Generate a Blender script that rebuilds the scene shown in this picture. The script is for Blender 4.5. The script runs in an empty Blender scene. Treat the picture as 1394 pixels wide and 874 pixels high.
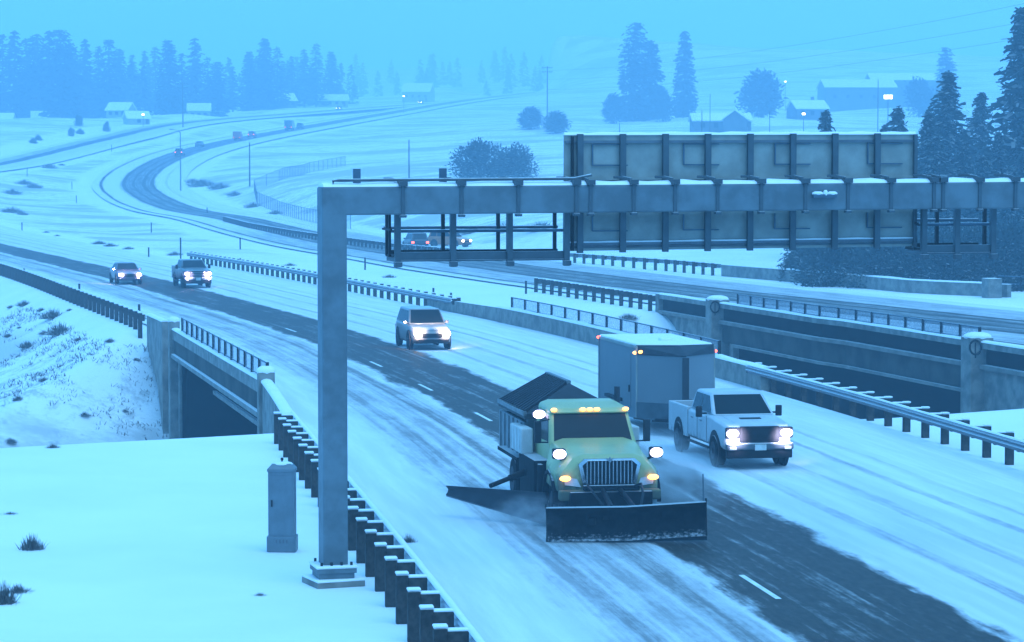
import bpy, bmesh, math, random
import numpy as np
from mathutils import Vector, Matrix
R = math.radians
C = bpy.context.scene.collection
sc = bpy.context.scene

# ------------------------------------------------------------------ camera
F_PX, CAM_H, PITCH = 3637.0, 8.25, math.atan(208 / 3637.0)
cd = bpy.data.cameras.new('camera'); cam = bpy.data.objects.new('camera', cd); C.objects.link(cam)
cd.sensor_width = 36; cd.lens = 36 * F_PX / 1394; cd.clip_start = 0.5; cd.clip_end = 9000
cam.location = (0, 0, CAM_H); cam.rotation_euler = (math.pi / 2 - PITCH, 0, 0)
sc.camera = cam

# ------------------------------------------------------------------ world, sun, exposure
SUN_EL, SUN_ROT = R(58), R(150)
w = bpy.data.worlds.new('World'); sc.world = w; w.use_nodes = True
nt = w.node_tree; nt.nodes.clear()
sky = nt.nodes.new('ShaderNodeTexSky'); sky.sky_type = 'NISHITA'; sky.sun_disc = False
sky.sun_elevation = SUN_EL; sky.sun_rotation = SUN_ROT; sky.air_density = 1.5; sky.dust_density = 4.0
# blue dusk cloud cover laid over the clear sky
cover = nt.nodes.new('ShaderNodeMix'); cover.data_type = 'RGBA'; cover.inputs[0].default_value = 0.90
cover.inputs[7].default_value = (1.6, 6.9, 14.6, 1)
bg = nt.nodes.new('ShaderNodeBackground'); bg.inputs[1].default_value = 0.12
out = nt.nodes.new('ShaderNodeOutputWorld')
nt.links.new(sky.outputs[0], cover.inputs[6]); nt.links.new(cover.outputs[2], bg.inputs[0]); nt.links.new(bg.outputs[0], out.inputs[0])
sd = bpy.data.lights.new('sun', 'SUN'); sun = bpy.data.objects.new('sun', sd); C.objects.link(sun)
sd.energy = 1.25; sd.angle = R(50); sd.color = (0.46, 0.84, 1.0)
sun.rotation_euler = (math.pi / 2 - SUN_EL, 0, R(30))
sc.view_settings.view_transform = 'Standard'; sc.view_settings.look = 'None'
sc.view_settings.exposure = 0.13; sc.view_settings.gamma = 1.0
try:
    sc.cycles.volume_step_rate = 1.0; sc.cycles.volume_max_steps = 256
    sc.cycles.max_bounces = 6; sc.cycles.diffuse_bounces = 3; sc.cycles.glossy_bounces = 2
    sc.cycles.transparent_max_bounces = 12; sc.cycles.volume_bounces = 1
    sc.cycles.use_denoising = True
except Exception as e: print(e)

# ------------------------------------------------------------------ helpers
ct, st_ = math.cos(PITCH), math.sin(PITCH)
def ray(px, py):
    cx, cy = (px - 697) / F_PX, (437 - py) / F_PX
    return Vector((cx, ct + cy * st_, -st_ + cy * ct))
def gp(px, py, z=0.0):
    d = ray(px, py); t = (z - CAM_H) / d.z
    return Vector((d.x * t, d.y * t, z))
def at(px, py, Y):
    d = ray(px, py); t = Y / d.y
    return Vector((d.x * t, Y, CAM_H + d.z * t))

def thing(name, label, cat, loc=(0, 0, 0), rz=0, group=None):
    o = bpy.data.objects.new(name, None); C.objects.link(o); o.empty_display_size = .3
    o.location = loc; o.rotation_euler = (0, 0, rz)
    return tag(o, label, cat, group)
def tag(o, label=None, cat=None, group=None, kind=None):
    if label: o['label'] = label
    if cat: o['category'] = cat
    if group: o['group'] = group
    if kind: o['kind'] = kind
    return o
KIDS = {}
def dup(o, parent=None):
    c = o.copy(); C.objects.link(c)
    if parent: c.parent = parent; KIDS.setdefault(parent.as_pointer(), []).append(c)
    for ch in KIDS.get(o.as_pointer(), []): dup(ch, c)
    return c
def adopt(o, parent):
    o.parent = parent; KIDS.setdefault(parent.as_pointer(), []).append(o)

class MB:
    def __init__(s): s.v = []; s.f = []
    def add(s, vs, fs):
        n = len(s.v); s.v += [tuple(p) for p in vs]; s.f += [tuple(i + n for i in f) for f in fs]; return s
    def box(s, c, sz, rz=0, rx=0, ry=0):
        x, y, z = [a / 2 for a in sz]
        M = Matrix.Rotation(rz, 3, 'Z') @ Matrix.Rotation(ry, 3, 'Y') @ Matrix.Rotation(rx, 3, 'X')
        P = [M @ Vector(p) + Vector(c) for p in ((-x,-y,-z),(x,-y,-z),(x,y,-z),(-x,y,-z),(-x,-y,z),(x,-y,z),(x,y,z),(-x,y,z))]
        return s.add(P, ((3,2,1,0),(4,5,6,7),(0,1,5,4),(1,2,6,5),(2,3,7,6),(3,0,4,7)))
    def bar(s, a, b, wd, ht, z_up=True):
        a, b = Vector(a), Vector(b); d = (b - a).normalized()
        up = Vector((0,0,1)) if abs(d.z) < .95 else Vector((0,1,0))
        r = d.cross(up).normalized(); u = r.cross(d).normalized(); r *= wd / 2; u *= ht / 2
        return s.add([a-r-u, a+r-u, a+r+u, a-r+u, b-r-u, b+r-u, b+r+u, b-r+u],
                     ((0,1,2,3),(7,6,5,4),(0,4,5,1),(1,5,6,2),(2,6,7,3),(3,7,4,0)))
    def tube(s, pts, rad, n=8, cap=True):
        pts = [Vector(p) for p in pts]; rads = rad if isinstance(rad, (list, tuple)) else [rad] * len(pts)
        rings = []
        for i, p in enumerate(pts):
            d = (pts[min(i+1, len(pts)-1)] - pts[max(i-1, 0)]).normalized()
            up = Vector((0,0,1)) if abs(d.z) < .9 else Vector((1,0,0))
            r = d.cross(up).normalized(); u = r.cross(d)
            rings.append([p + (r * math.cos(2*math.pi*k/n) + u * math.sin(2*math.pi*k/n)) * rads[i] for k in range(n)])
        return s.loft(rings, cap)
    def loft(s, rings, cap=True):
        n = len(rings[0]); vs = [p for r in rings for p in r]; fs = []
        for i in range(len(rings) - 1):
            for k in range(n):
                a, b = i*n + k, i*n + (k+1) % n
                fs.append((a, b, b + n, a + n))
        if cap: fs.append(tuple(range(n-1, -1, -1))); fs.append(tuple(range((len(rings)-1)*n, len(rings)*n)))
        return s.add(vs, fs)
    def slab(s, q, t):
        """a thin plate: polygon q pushed back by t along its normal"""
        q = [Vector(p) for p in q]; nrm = (q[1]-q[0]).cross(q[2]-q[0]).normalized() * t
        n = len(q); vs = q + [p - nrm for p in q]
        fs = [tuple(range(n)), tuple(range(2*n-1, n-1, -1))] + [((k+1) % n, k, n + k, n + (k+1) % n) for k in range(n)]
        return s.add(vs, fs)
    def cyl(s, c, r, h, axis='z', n=20, r2=None):
        c = Vector(c); ax = {'x': Vector((1,0,0)), 'y': Vector((0,1,0)), 'z': Vector((0,0,1))}[axis] if isinstance(axis, str) else axis
        return s.tube([c - ax*h/2, c + ax*h/2], [r, r if r2 is None else r2], n)
    def ell(s, c, r, nu=12, nv=8):
        rings = []
        for j in range(1, nv):
            a = math.pi * j / nv
            rings.append([(c[0]+r[0]*math.sin(a)*math.cos(2*math.pi*k/nu), c[1]+r[1]*math.sin(a)*math.sin(2*math.pi*k/nu), c[2]-r[2]*math.cos(a)) for k in range(nu)])
        return s.loft(rings)
    def build(s, name, mat, parent=None, smooth=0, bevel=0, world=False, loc=None):
        me = bpy.data.meshes.new(name)
        v = s.v
        if world and parent is not None:
            L = parent.location; v = [(p[0]-L.x, p[1]-L.y, p[2]-L.z) for p in v]
        me.from_pydata(v, [], s.f)
        bm = bmesh.new(); bm.from_mesh(me); bmesh.ops.recalc_face_normals(bm, faces=bm.faces)
        if smooth:
            for f in bm.faces: f.smooth = True
            for e in bm.edges:
                if len(e.link_faces) == 2 and e.calc_face_angle(0) > R(smooth): e.smooth = False
        bm.to_mesh(me); bm.free()
        me.materials.append(mat)
        o = bpy.data.objects.new(name, me); C.objects.link(o)
        if loc is not None: o.location = loc
        if parent is not None: adopt(o, parent)
        if bevel:
            m = o.modifiers.new('bevel', 'BEVEL'); m.width = bevel; m.segments = 2; m.limit_method = 'ANGLE'; m.angle_limit = R(35)
        return o

# ------------------------------------------------------------------ materials
class NT:
    def __init__(s, name):
        s.m = bpy.data.materials.new(name); s.m.use_nodes = True; s.t = s.m.node_tree; s.t.nodes.clear()
        s.out = s.t.nodes.new('ShaderNodeOutputMaterial'); s.b = s.t.nodes.new('ShaderNodeBsdfPrincipled')
        s.t.links.new(s.b.outputs[0], s.out.inputs[0])
    def n(s, typ, **kw):
        nd = s.t.nodes.new(typ)
        for k, v in kw.items(): setattr(nd, k, v)
        return nd
    def put(s, sock, v):
        if hasattr(v, 'is_linked') or isinstance(v, bpy.types.NodeSocket): s.t.links.new(v, sock)
        elif v is not None: sock.default_value = v
    def math(s, op, a, b=None, c=None):
        nd = s.n('ShaderNodeMath', operation=op)
        for i, x in enumerate((a, b, c)):
            if x is not None: s.put(nd.inputs[i], x)
        return nd.outputs[0]
    def sstep(s, x, a, b, lo=0.0, hi=1.0):
        nd = s.n('ShaderNodeMapRange', interpolation_type='SMOOTHSTEP')
        s.put(nd.inputs[0], x); nd.inputs[1].default_value = a; nd.inputs[2].default_value = b
        nd.inputs[3].default_value = lo; nd.inputs[4].default_value = hi
        return nd.outputs[0]
    def mix(s, f, a, b):
        nd = s.n('ShaderNodeMix', data_type='RGBA')
        s.put(nd.inputs[0], f); s.put(nd.inputs[6], a if not isinstance(a, tuple) else (*a[:3], 1)); s.put(nd.inputs[7], b if not isinstance(b, tuple) else (*b[:3], 1))
        return nd.outputs[2]
    def noise(s, vec, scale, detail=4, rough=.55, dist=0):
        nd = s.n('ShaderNodeTexNoise'); nd.inputs['Scale'].default_value = scale; nd.inputs['Detail'].default_value = detail
        nd.inputs['Roughness'].default_value = rough; nd.inputs['Distortion'].default_value = dist
        if vec is not None: s.t.links.new(vec, nd.inputs['Vector'])
        return nd.outputs[0]
    def obj(s): return s.n('ShaderNodeTexCoord').outputs['Object']
    def bump(s, h, strength, dist):
        nd = s.n('ShaderNodeBump'); nd.inputs['Strength'].default_value = strength; nd.inputs['Distance'].default_value = dist
        s.t.links.new(h, nd.inputs['Height']); s.t.links.new(nd.outputs[0], s.b.inputs['Normal'])
SNOW = (.80, .82, .84)
def mat(name, col, rough=.6, metal=0, var=.18, scale=3.0, snow=0, snow_th=.75, bump=0, coat=0, spec=None):
    if spec is not None: m_ = mat(name, col, rough, metal, var, scale, snow, snow_th, bump, coat); [setattr(n_.inputs['Specular IOR Level'], 'default_value', spec) for n_ in m_.node_tree.nodes if n_.type == 'BSDF_PRINCIPLED']; return m_
    t = NT(name); o = t.obj(); f = t.noise(o, scale)
    lo = tuple(c * (1 - var) for c in col); hi = tuple(min(1, c * (1 + var)) for c in col)
    c = t.mix(t.sstep(f, .3, .7), lo, hi)
    if snow:
        nz = t.n('ShaderNodeSeparateXYZ'); t.t.links.new(t.n('ShaderNodeNewGeometry').outputs['Normal'], nz.inputs[0])
        nn = t.noise(o, scale * 2.5, 5)
        k = t.math('ADD', nz.outputs[2], t.math('MULTIPLY', t.math('SUBTRACT', nn, .5), .5))
        k = t.sstep(k, snow_th - .12, snow_th + .12, 0, snow); c = t.mix(k, c, SNOW)
    t.put(t.b.inputs['Base Color'], c); t.b.inputs['Roughness'].default_value = rough; t.b.inputs['Metallic'].default_value = metal
    if coat: t.b.inputs['Coat Weight'].default_value = coat; t.b.inputs['Coat Roughness'].default_value = .1
    if bump: t.bump(t.noise(o, scale * 6, 6), bump, .02)
    return t.m
def emit(name, col, strength):
    t = NT(name); t.b.inputs['Base Color'].default_value = (*col, 1)
    t.b.inputs['Emission Color'].default_value = (*col, 1); t.b.inputs['Emission Strength'].default_value = strength
    return t.m
def mesh_wire(name, col, alpha):
    t = NT(name); v = t.n('ShaderNodeTexVoronoi'); v.inputs['Scale'].default_value = 9; t.t.links.new(t.obj(), v.inputs['Vector'])
    t.put(t.b.inputs['Base Color'], (*col, 1)); t.put(t.b.inputs['Alpha'], t.sstep(v.outputs[0], 0, .8, alpha * .6, min(1, alpha * 1.4)))
    t.b.inputs['Roughness'].default_value = .5
    return t.m

M = {}
M['steel'] = mat('gantry_paint', (.10, .135, .155), .55, .1, .22, 2.2)
M['steel_dark'] = mat('bracket_steel', (.06, .10, .14), .55, .3, .2, 3, snow=.9, snow_th=.85)
M['bracket'] = mat('galvanised_clamp', (.062, .082, .095), .5, .3, .15, 3, snow=1, snow_th=.8)
M['alu'] = mat('sign_back_aluminium', (.245, .258, .235), .55, 0, .2, 1.6)
M['rail'] = mat('galvanised_rail', (.11, .13, .15), .5, .4, .2, 2, snow=.95, snow_th=.6)
M['wood'] = mat('treated_timber', (.043, .040, .037), .8, 0, .4, 6, snow=1, snow_th=.6, spec=.1)
M['concrete'] = mat('concrete', (.185, .178, .158), .8, 0, .34, 1.6, snow=1, snow_th=.6, bump=.2)
M['ledge'] = mat('weathered_ledge_concrete', (.17, .16, .14), .85, 0, .25, 1.0, snow=.5, snow_th=.9)
M['concrete_dark'] = mat('shade_toned_concrete', (.012, .011, .010), .8, 0, .3, .8, snow=1, snow_th=.8, spec=.05)  # near-black colour paints in the shade of recess panels and bridge openings
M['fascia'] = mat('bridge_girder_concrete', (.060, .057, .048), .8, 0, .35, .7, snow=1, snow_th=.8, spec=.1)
M['snowcap'] = mat('settled_snow', SNOW, .75, 0, .03, 2, bump=.3)
M['black'] = mat('dark_metal', (.010, .010, .012), .6, 0, .3, 4, spec=.2)
M['rubber'] = mat('tyre_rubber', (.009, .009, .010), .85, 0, .3, 8, spec=.1, snow=.35, snow_th=.6)
M['glass'] = mat('car_glass', (.008, .014, .017), .2, 0, .1, 2, spec=.10)
M['chrome'] = mat('chrome_trim', (.45, .47, .5), .2, .9, .1, 3)

def dirty_paint(name, col, z0, z1):
    t = NT(name); o = t.obj(); sp = t.n('ShaderNodeSeparateXYZ'); t.t.links.new(o, sp.inputs[0])
    n_ = t.noise(o, 3.2, 6, .7); h = t.math('ADD', sp.outputs[2], t.math('MULTIPLY', t.math('SUBTRACT', n_, .5), 1.1))
    c = t.mix(t.sstep(t.noise(o, 1.3), .3, .7), tuple(x*.85 for x in col), col)
    c = t.mix(t.sstep(t.noise(o, 14, 5, .8), .56, .7, 0, .45), c, (.16, .16, .14))
    c = t.mix(t.sstep(h, z0, z1, .85, 0), c, (.045, .045, .042))
    t.put(t.b.inputs['Base Color'], c); t.put(t.b.inputs['Roughness'], t.sstep(h, z0, z1, .85, .38)); return t.m
M['yellow_paint'] = dirty_paint('yellow_green_paint', (.42, .455, .205), .85, 1.52)
M['white_paint'] = dirty_paint('white_car_paint', (.50, .52, .54), .30, .72)
M['silver_paint'] = mat('silver_car_paint', (.16, .165, .17), .35, .2, .08, 2, snow=.4, snow_th=.9, coat=.5)
M['navy_paint'] = mat('dark_blue_car_paint', (.022, .026, .06), .3, .2, .1, 2, snow=.15, snow_th=.92, coat=.5)
M['charcoal_paint'] = mat('charcoal_car_paint', (.03, .03, .04), .3, .2, .1, 2, snow=.2, snow_th=.92, coat=.5)
M['red_paint'] = mat('red_car_paint', (.30, .05, .045), .4, 0, .1, 2, snow=.4, snow_th=.85)
M['orange_paint'] = mat('orange_truck_paint', (.40, .14, .04), .45, 0, .1, 2, snow=.4, snow_th=.85)
M['trailer_skin'] = mat('trailer_skin', (.155, .175, .19), .5, .1, .06, .6)
M['grey_bed'] = mat('grey_plow_body', (.15, .17, .18), .6, .2, .2, 3)
M['white_tank'] = mat('weathered_white_panel', (.46, .48, .47), .6, 0, .12, 3)
M['dirty'] = mat('slush_caked_steel', (.009, .010, .012), .9, 0, .45, 5, spec=.15, snow=.5, snow_th=.8)
M['wing'] = mat('plow_steel', (.016, .020, .027), .7, .1, .35, 3)
M['plate'] = mat('licence_plate', (.45, .5, .5), .5)
M['lamp'] = emit('headlamp_light', (.70, .64, 1), 5.0)
M['lamp_far'] = emit('distant_headlamp_light', (1, .90, .78), 7)
M['amber'] = emit('amber_lamp_light', (1, .42, .08), 5)
M['red_lamp'] = emit('red_lamp_light', (1, .12, .06), 4)
M['clear_lens'] = mat('lamp_lens', (.4, .42, .44), .15)
M['bark'] = mat('bark', (.06, .05, .045), .9, 0, .3, 3)
M['needles'] = mat('conifer_needles', (.020, .036, .034), .85, 0, .4, .7, snow=.22, snow_th=.75)
M['needles_far'] = mat('distant_needles', (.018, .03, .03), .85, 0, .3, .4)
M['juniper'] = mat('juniper_needles', (.03, .045, .045), .85, 0, .3, .5, snow=.15, snow_th=.75)
M['twigs'] = mat('dry_brush', (.085, .08, .075), .9, 0, .3, 3, snow=.75, snow_th=.55)
M['cabinet'] = mat('painted_cabinet', (.13, .165, .19), .5, .2, .15, 2)
M['house_wall'] = mat('house_siding', (.12, .12, .12), .8, 0, .2, .5)
M['house_pale'] = mat('pale_house_siding', (.33, .34, .34), .8, 0, .1, .5)
M['pole_wood'] = mat('pole_timber', (.055, .055, .06), .9, 0, .3, 2)
M['galv_pole'] = mat('galvanised_pole', (.14, .16, .18), .5, .3, .1, 1)
M['fence_mesh'] = mesh_wire('chain_link', (.16, .19, .23), .28)
M['rail_mesh'] = mesh_wire('snow_fence_mesh', (.30, .31, .36), .45)
M['mark'] = mat('road_marking_paint', (.72, .74, .72), .6, 0, .12, 2)

def snow_ground():
    t = NT('snow_ground'); o = t.obj()
    a = t.n('ShaderNodeAttribute', attribute_name='brush').outputs['Fac']
    n1 = t.noise(o, .9, 6, .65); n2 = t.noise(o, .16, 4, .6); n3 = t.noise(o, 4.5, 4, .7)
    k = t.math('ADD', t.math('MULTIPLY', n1, .55), t.math('ADD', t.math('MULTIPLY', n2, .35), t.math('MULTIPLY', n3, .25)))
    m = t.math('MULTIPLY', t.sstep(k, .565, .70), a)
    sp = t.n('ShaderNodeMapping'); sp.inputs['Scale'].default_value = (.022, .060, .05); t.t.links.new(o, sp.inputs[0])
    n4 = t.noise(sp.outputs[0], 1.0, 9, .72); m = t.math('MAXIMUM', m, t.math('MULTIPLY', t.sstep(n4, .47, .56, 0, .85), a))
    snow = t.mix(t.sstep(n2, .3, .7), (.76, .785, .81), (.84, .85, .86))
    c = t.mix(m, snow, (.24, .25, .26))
    t.put(t.b.inputs['Base Color'], c); t.b.inputs['Roughness'].default_value = .8
    t.bump(t.math('ADD', t.noise(o, .6, 6, .6), t.math('MULTIPLY', n3, .25)), .35, .12)
    return t.m
M['snow'] = snow_ground()

def road_mat(name, bands, tracks, edge=.8, fade=None):
    """bands: (u0, u1, soft, amount); tracks: (u, half width, amount) - bare wet asphalt showing through packed snow"""
    t = NT(name); uvn = t.n('ShaderNodeUVMap'); uvn.uv_map = 'UVMap'
    sp = t.n('ShaderNodeSeparateXYZ'); t.t.links.new(uvn.outputs[0], sp.inputs[0]); u, v = sp.outputs[0], sp.outputs[1]
    def strvec(su, sv):
        cb = t.n('ShaderNodeCombineXYZ'); t.put(cb.inputs[0], t.math('MULTIPLY', u, su)); t.put(cb.inputs[1], t.math('MULTIPLY', v, sv)); return cb.outputs[0]
    wob = t.math('MULTIPLY', t.math('SUBTRACT', t.noise(strvec(.5, .10), 1, 5, .65), .5), 2 * edge)
    wob2 = t.math('MULTIPLY', t.math('SUBTRACT', t.noise(strvec(1.6, .5), 1, 4, .7), .5), edge)
    uu = t.math('ADD', u, t.math('ADD', wob, wob2))
    ut = t.math('ADD', u, t.math('MULTIPLY', t.math('ADD', wob, wob2), .28))
    streak = t.noise(strvec(4.5, .06), 1, 5, .62); patch = t.noise(strvec(.9, .22), 1, 6, .7); fine = t.noise(strvec(7, 1.6), 1, 5, .7)
    total = None
    for (a, b, s, amt) in bands:
        m = t.math('MULTIPLY', t.sstep(uu, a - s, a + s), t.sstep(uu, b - s, b + s, 1, 0))
        m = t.math('MULTIPLY', m, amt)
        if fade and b - a > 12: m = t.math('MULTIPLY', m, t.sstep(v, fade[0], fade[1], 1, 0))
        total = m if total is None else t.math('MAXIMUM', total, m)
    for (c, hw, amt) in tracks:
        d = t.math('ABSOLUTE', t.math('SUBTRACT', ut, c))
        m = t.math('MULTIPLY', t.sstep(d, hw * .3, hw * 1.5, 1, 0), amt)
        total = m if total is None else t.math('MAXIMUM', total, m)
    # streaks, thin drifts and slush inside the bare strips
    k = t.math('ADD', t.math('MULTIPLY', streak, .9), t.math('ADD', t.math('MULTIPLY', patch, .6), t.math('MULTIPLY', fine, .35)))
    bare = t.math('ADD', total, t.math('MULTIPLY', t.math('MULTIPLY', t.math('SUBTRACT', k, .925), -1), t.math('ADD', t.math('MULTIPLY', total, 1.5), .30)))
    bare = t.math('MULTIPLY', t.sstep(bare, .05, .85), t.sstep(total, .02, .2))
    bare = t.math('MINIMUM', bare, t.math('ADD', t.math('MULTIPLY', total, 1.35), .06))
    bare = t.math('MAXIMUM', bare, t.math('MULTIPLY', total, .50))
    asphalt = t.mix(t.sstep(fine, .3, .7), (.030, .024, .018), (.058, .048, .038))
    snow = t.mix(t.sstep(t.noise(strvec(2.2, .12), 1, 5, .6), .35, .7), (.64, .67, .70), (.76, .78, .80))
    t.put(t.b.inputs['Base Color'], t.mix(bare, snow, asphalt))
    t.put(t.b.inputs['Roughness'], t.math('SUBTRACT', .85, t.math('MULTIPLY', bare, .25))); t.b.inputs['Specular IOR Level'].default_value = .18
    t.bump(t.math('ADD', t.math('MULTIPLY', streak, .6), patch), .35, .05)
    return t.m

# ------------------------------------------------------------------ roads: centre lines
def catmull(pts, step):
    P = [np.array(p, float) for p in pts]; P = [2*P[0]-P[1]] + P + [2*P[-1]-P[-2]]
    o = []
    for i in range(1, len(P) - 2):
        n = max(2, int(np.linalg.norm(P[i+1]-P[i]) / step))
        for k in range(n):
            t = k / n; a, b, c, d = P[i-1], P[i], P[i+1], P[i+2]
            o.append(.5*((2*b) + (c-a)*t + (2*a-5*b+4*c-d)*t*t + (3*b-a-3*c+d)*t**3))
    o.append(P[-2]); return np.array(o)
def pz(px, py, Y): return tuple(at(px, py, Y))
near_pts = [(10.6, 12, 0), (7.6, 34, 0), (4.63, 54, 0), (1.6, 73, 0), (-1.13, 89.4, 0), (-5.87, 113, 0), (-11, 135, 0), (-19.8, 166, 0), (-31.5, 206, 0), (-52.5, 272, 0),
            (-78, 345, .8), (-103, 420, 3), (-118, 500, 6), pz(0, 222, 600), pz(140, 189, 710), pz(250, 167, 850), pz(430, 152, 1060), pz(590, 140, 1350), pz(760, 128, 1800)]
far_pts = [(58, 60, 0), (42, 98, 0), (26.6, 139, 0), (11.4, 183, 0), (.2, 220.7, 0), (-6.6, 248, 0), (-17.2, 290, 0), (-28.6, 340, .3), (-40.5, 392, .9), pz(250, 285, 440), pz(206, 268, 485), pz(188, 249, 535),
           pz(208, 227, 590), pz(258, 206, 655), pz(335, 188, 750), pz(435, 170, 890), pz(530, 154, 1080), pz(640, 136, 1380), pz(760, 122, 1800)]
NEAR, FAR = catmull(near_pts, 2.0), catmull(far_pts, 2.0)
def frames(P):
    d = np.gradient(P[:, :2], axis=0); d /= np.linalg.norm(d, axis=1)[:, None]
    return np.stack([d[:, 1], -d[:, 0]], 1)     # right-hand normal when driving away
NN, NF = frames(NEAR), frames(FAR)
def arclen(P): return np.concatenate([[0], np.cumsum(np.linalg.norm(np.diff(P, axis=0), axis=1))])
AN, AF = arclen(NEAR), arclen(FAR)
def offset_pts(P, N, u, y0, y1, n=400):
    """points on the line u metres right of the centre line with Y in [y0, y1], first pass only"""
    q = np.concatenate([P[:, :2] + N * u, P[:, 2:3]], 1)
    o = []
    for i in range(len(q)):
        if q[i, 1] > y1: break
        if q[i, 1] >= y0: o.append(q[i])
    return np.array(o)
def resample(pts, step, count=None):
    P = np.array([tuple(p) for p in pts], float); A = arclen(P); n = count or int(A[-1] / step)
    s = np.arange(n + 1) * step if not count else np.linspace(0, A[-1], n + 1)
    return np.stack([np.interp(s, A, P[:, i]) for i in range(3)], 1)
def near_frame(Y, u=0):
    i = int(np.argmin(np.abs(NEAR[:, 1] - Y) + (np.arange(len(NEAR)) > 300) * 1e4))
    p = NEAR[i, :2] + NN[i] * u; return Vector((p[0], p[1], NEAR[i, 2])), math.atan2(NN[i][1], NN[i][0])

def ribbon(name, P, N, A, u0, u1, nu, m, dz=0.0):
    us = np.linspace(u0, u1, nu); n = len(P)
    v = np.zeros((n, nu, 3)); v[:, :, :2] = P[:, None, :2] + N[:, None, :] * us[None, :, None]; v[:, :, 2] = P[:, None, 2] + dz
    idx = np.arange(n * nu).reshape(n, nu)
    q = np.stack([idx[:-1, :-1], idx[:-1, 1:], idx[1:, 1:], idx[1:, :-1]], -1).reshape(-1, 4)
    me = bpy.data.meshes.new(name); me.from_pydata(v.reshape(-1, 3).tolist(), [], q.tolist())
    uv = me.uv_layers.new(name='UVMap'); UU = np.broadcast_to(us, (n, nu)).reshape(-1); VV = np.broadcast_to(A[:, None], (n, nu)).reshape(-1)
    li = np.zeros(len(me.loops), int); me.loops.foreach_get('vertex_index', li)
    uv.data.foreach_set('uv', np.stack([UU[li], VV[li]], 1).reshape(-1).astype(np.float32))
    me.materials.append(m)
    o = bpy.data.objects.new(name, me); C.objects.link(o); o['kind'] = 'structure'; return o
M['road_near'] = road_mat('plowed_road', [(-.75, 3.05, .35, .86), (-4.2, -.8, .6, .37), (3.0, 7.4, .5, .15)],
                          [(-3.2, .40, .46), (-1.6, .45, .52), (4.6, .25, .36), (6.3, .25, .34), (7.9, .16, .42), (8.9, .14, .30)])
M['road_far'] = road_mat('far_plowed_road', [(-3.5, 3.3, .6, .66), (-8.0, 7.6, .5, .42)], [(-2.8, .5, .95), (-.9, .4, .9), (1.1, .5, 1.0), (2.8, .4, .95), (-7.3, .35, .8), (5.6, .3, .3)], fade=(270, 330))
ribbon('road', NEAR, NN, AN, -6.45, 12.1, 24, M['road_near'])
ribbon('road', FAR, NF, AF, -9.0, 9.5, 20, M['road_far'])
lm = MB()
for k in range(-4, 22):
    # skip lines 3 m long on a 12.2 m cycle; the snow hides them farther away
    i0 = int(np.argmin(np.abs(NEAR[:300, 1] - 54.0))); s0 = AN[i0] + k * 12.19 - .15 - 3.05
    L, Rr = [], []
    for s in np.linspace(s0, s0 + 3.05, 4):
        x = np.interp(s, AN, NEAR[:, 0]); y = np.interp(s, AN, NEAR[:, 1]); z = np.interp(s, AN, NEAR[:, 2])
        nx = np.interp(s, AN, NN[:, 0]); ny = np.interp(s, AN, NN[:, 1])
        L.append((x - nx*.06, y - ny*.06, z + .008)); Rr.append((x + nx*.06, y + ny*.06, z + .008))
    if k > 7: continue
    for a in range(3): lm.add([L[a], Rr[a], Rr[a+1], L[a+1]], [(0, 1, 2, 3)])
tag(lm.build('lane_marking', M['mark']), kind='structure')

# ------------------------------------------------------------------ terrain
ctrl = [tuple(p) for p in NEAR[::14]] + [tuple(p) for p in FAR[::14]]
ctrl += [(-14, 30, 0), (-14, 55, 0), (-30, 60, 0), (-22, 75, 0), (14, 60, 0), (-70, 120, 0), (-90, 200, 0), (8, 170, 0), (-20, 230, .1), (30, 60, 0), (60, 130, .5)]
for (px, py, Y) in [(650, 243, 400), (600, 203, 600), (700, 172, 800), (900, 182, 700), (1000, 164, 900), (1250, 155, 900), (760, 142, 1200), (1100, 118, 1400),
                    (1394, 118, 1400), (600, 118, 1600), (300, 140, 1500), (0, 158, 1200), (100, 170, 1000), (1394, 305, 250), (1150, 352, 215), (900, 252, 350), (1250, 236, 400),
                    (480, 232, 480), (380, 262, 430), (430, 300, 360), (-300, 190, 900), (1700, 200, 600), (1700, 120, 1400), (-300, 120, 1800), (700, 95, 2600), (100, 100, 2600), (1394, 90, 2600), (60, 165, 860), (760, 300, 280), (1000, 320, 255)]:
    ctrl.append(tuple(at(px, py, Y)))
ctrl = np.array(ctrl); S = 100.0
def rbf_fit(c):
    n = len(c); X = c[:, :2] / S; r = np.linalg.norm(X[:, None] - X[None], axis=2)
    A = np.zeros((n+3, n+3)); A[:n, :n] = -r - np.eye(n) * .02; A[:n, n] = 1; A[:n, n+1:] = X; A[n:, :n] = A[:n, n:].T
    return np.linalg.solve(A, np.concatenate([c[:, 2], [0, 0, 0]]))
W_ = rbf_fit(ctrl)
VAX, VN = np.array([-12.5, 111.0]), np.array([-.54, .84])
def smooth(x, a, b): t = np.clip((x - a) / (b - a), 0, 1); return t * t * (3 - 2 * t)
def near_dist(XY, P):
    d = np.zeros(len(XY)); z = np.zeros(len(XY)); Pf = P.astype(np.float32)
    sg = np.zeros(len(XY)); N = NN if P is NEAR else NF
    for i in range(0, len(XY), 6000):
        q = XY[i:i+6000].astype(np.float32); D = (q[:, None, 0]-Pf[None, :, 0])**2 + (q[:, None, 1]-Pf[None, :, 1])**2
        k = D.argmin(1); d[i:i+6000] = np.sqrt(D[np.arange(len(k)), k]); z[i:i+6000] = P[k, 2]
        sg[i:i+6000] = ((q - P[k, :2]) * N[k]).sum(1)
    return d, z, sg
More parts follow.
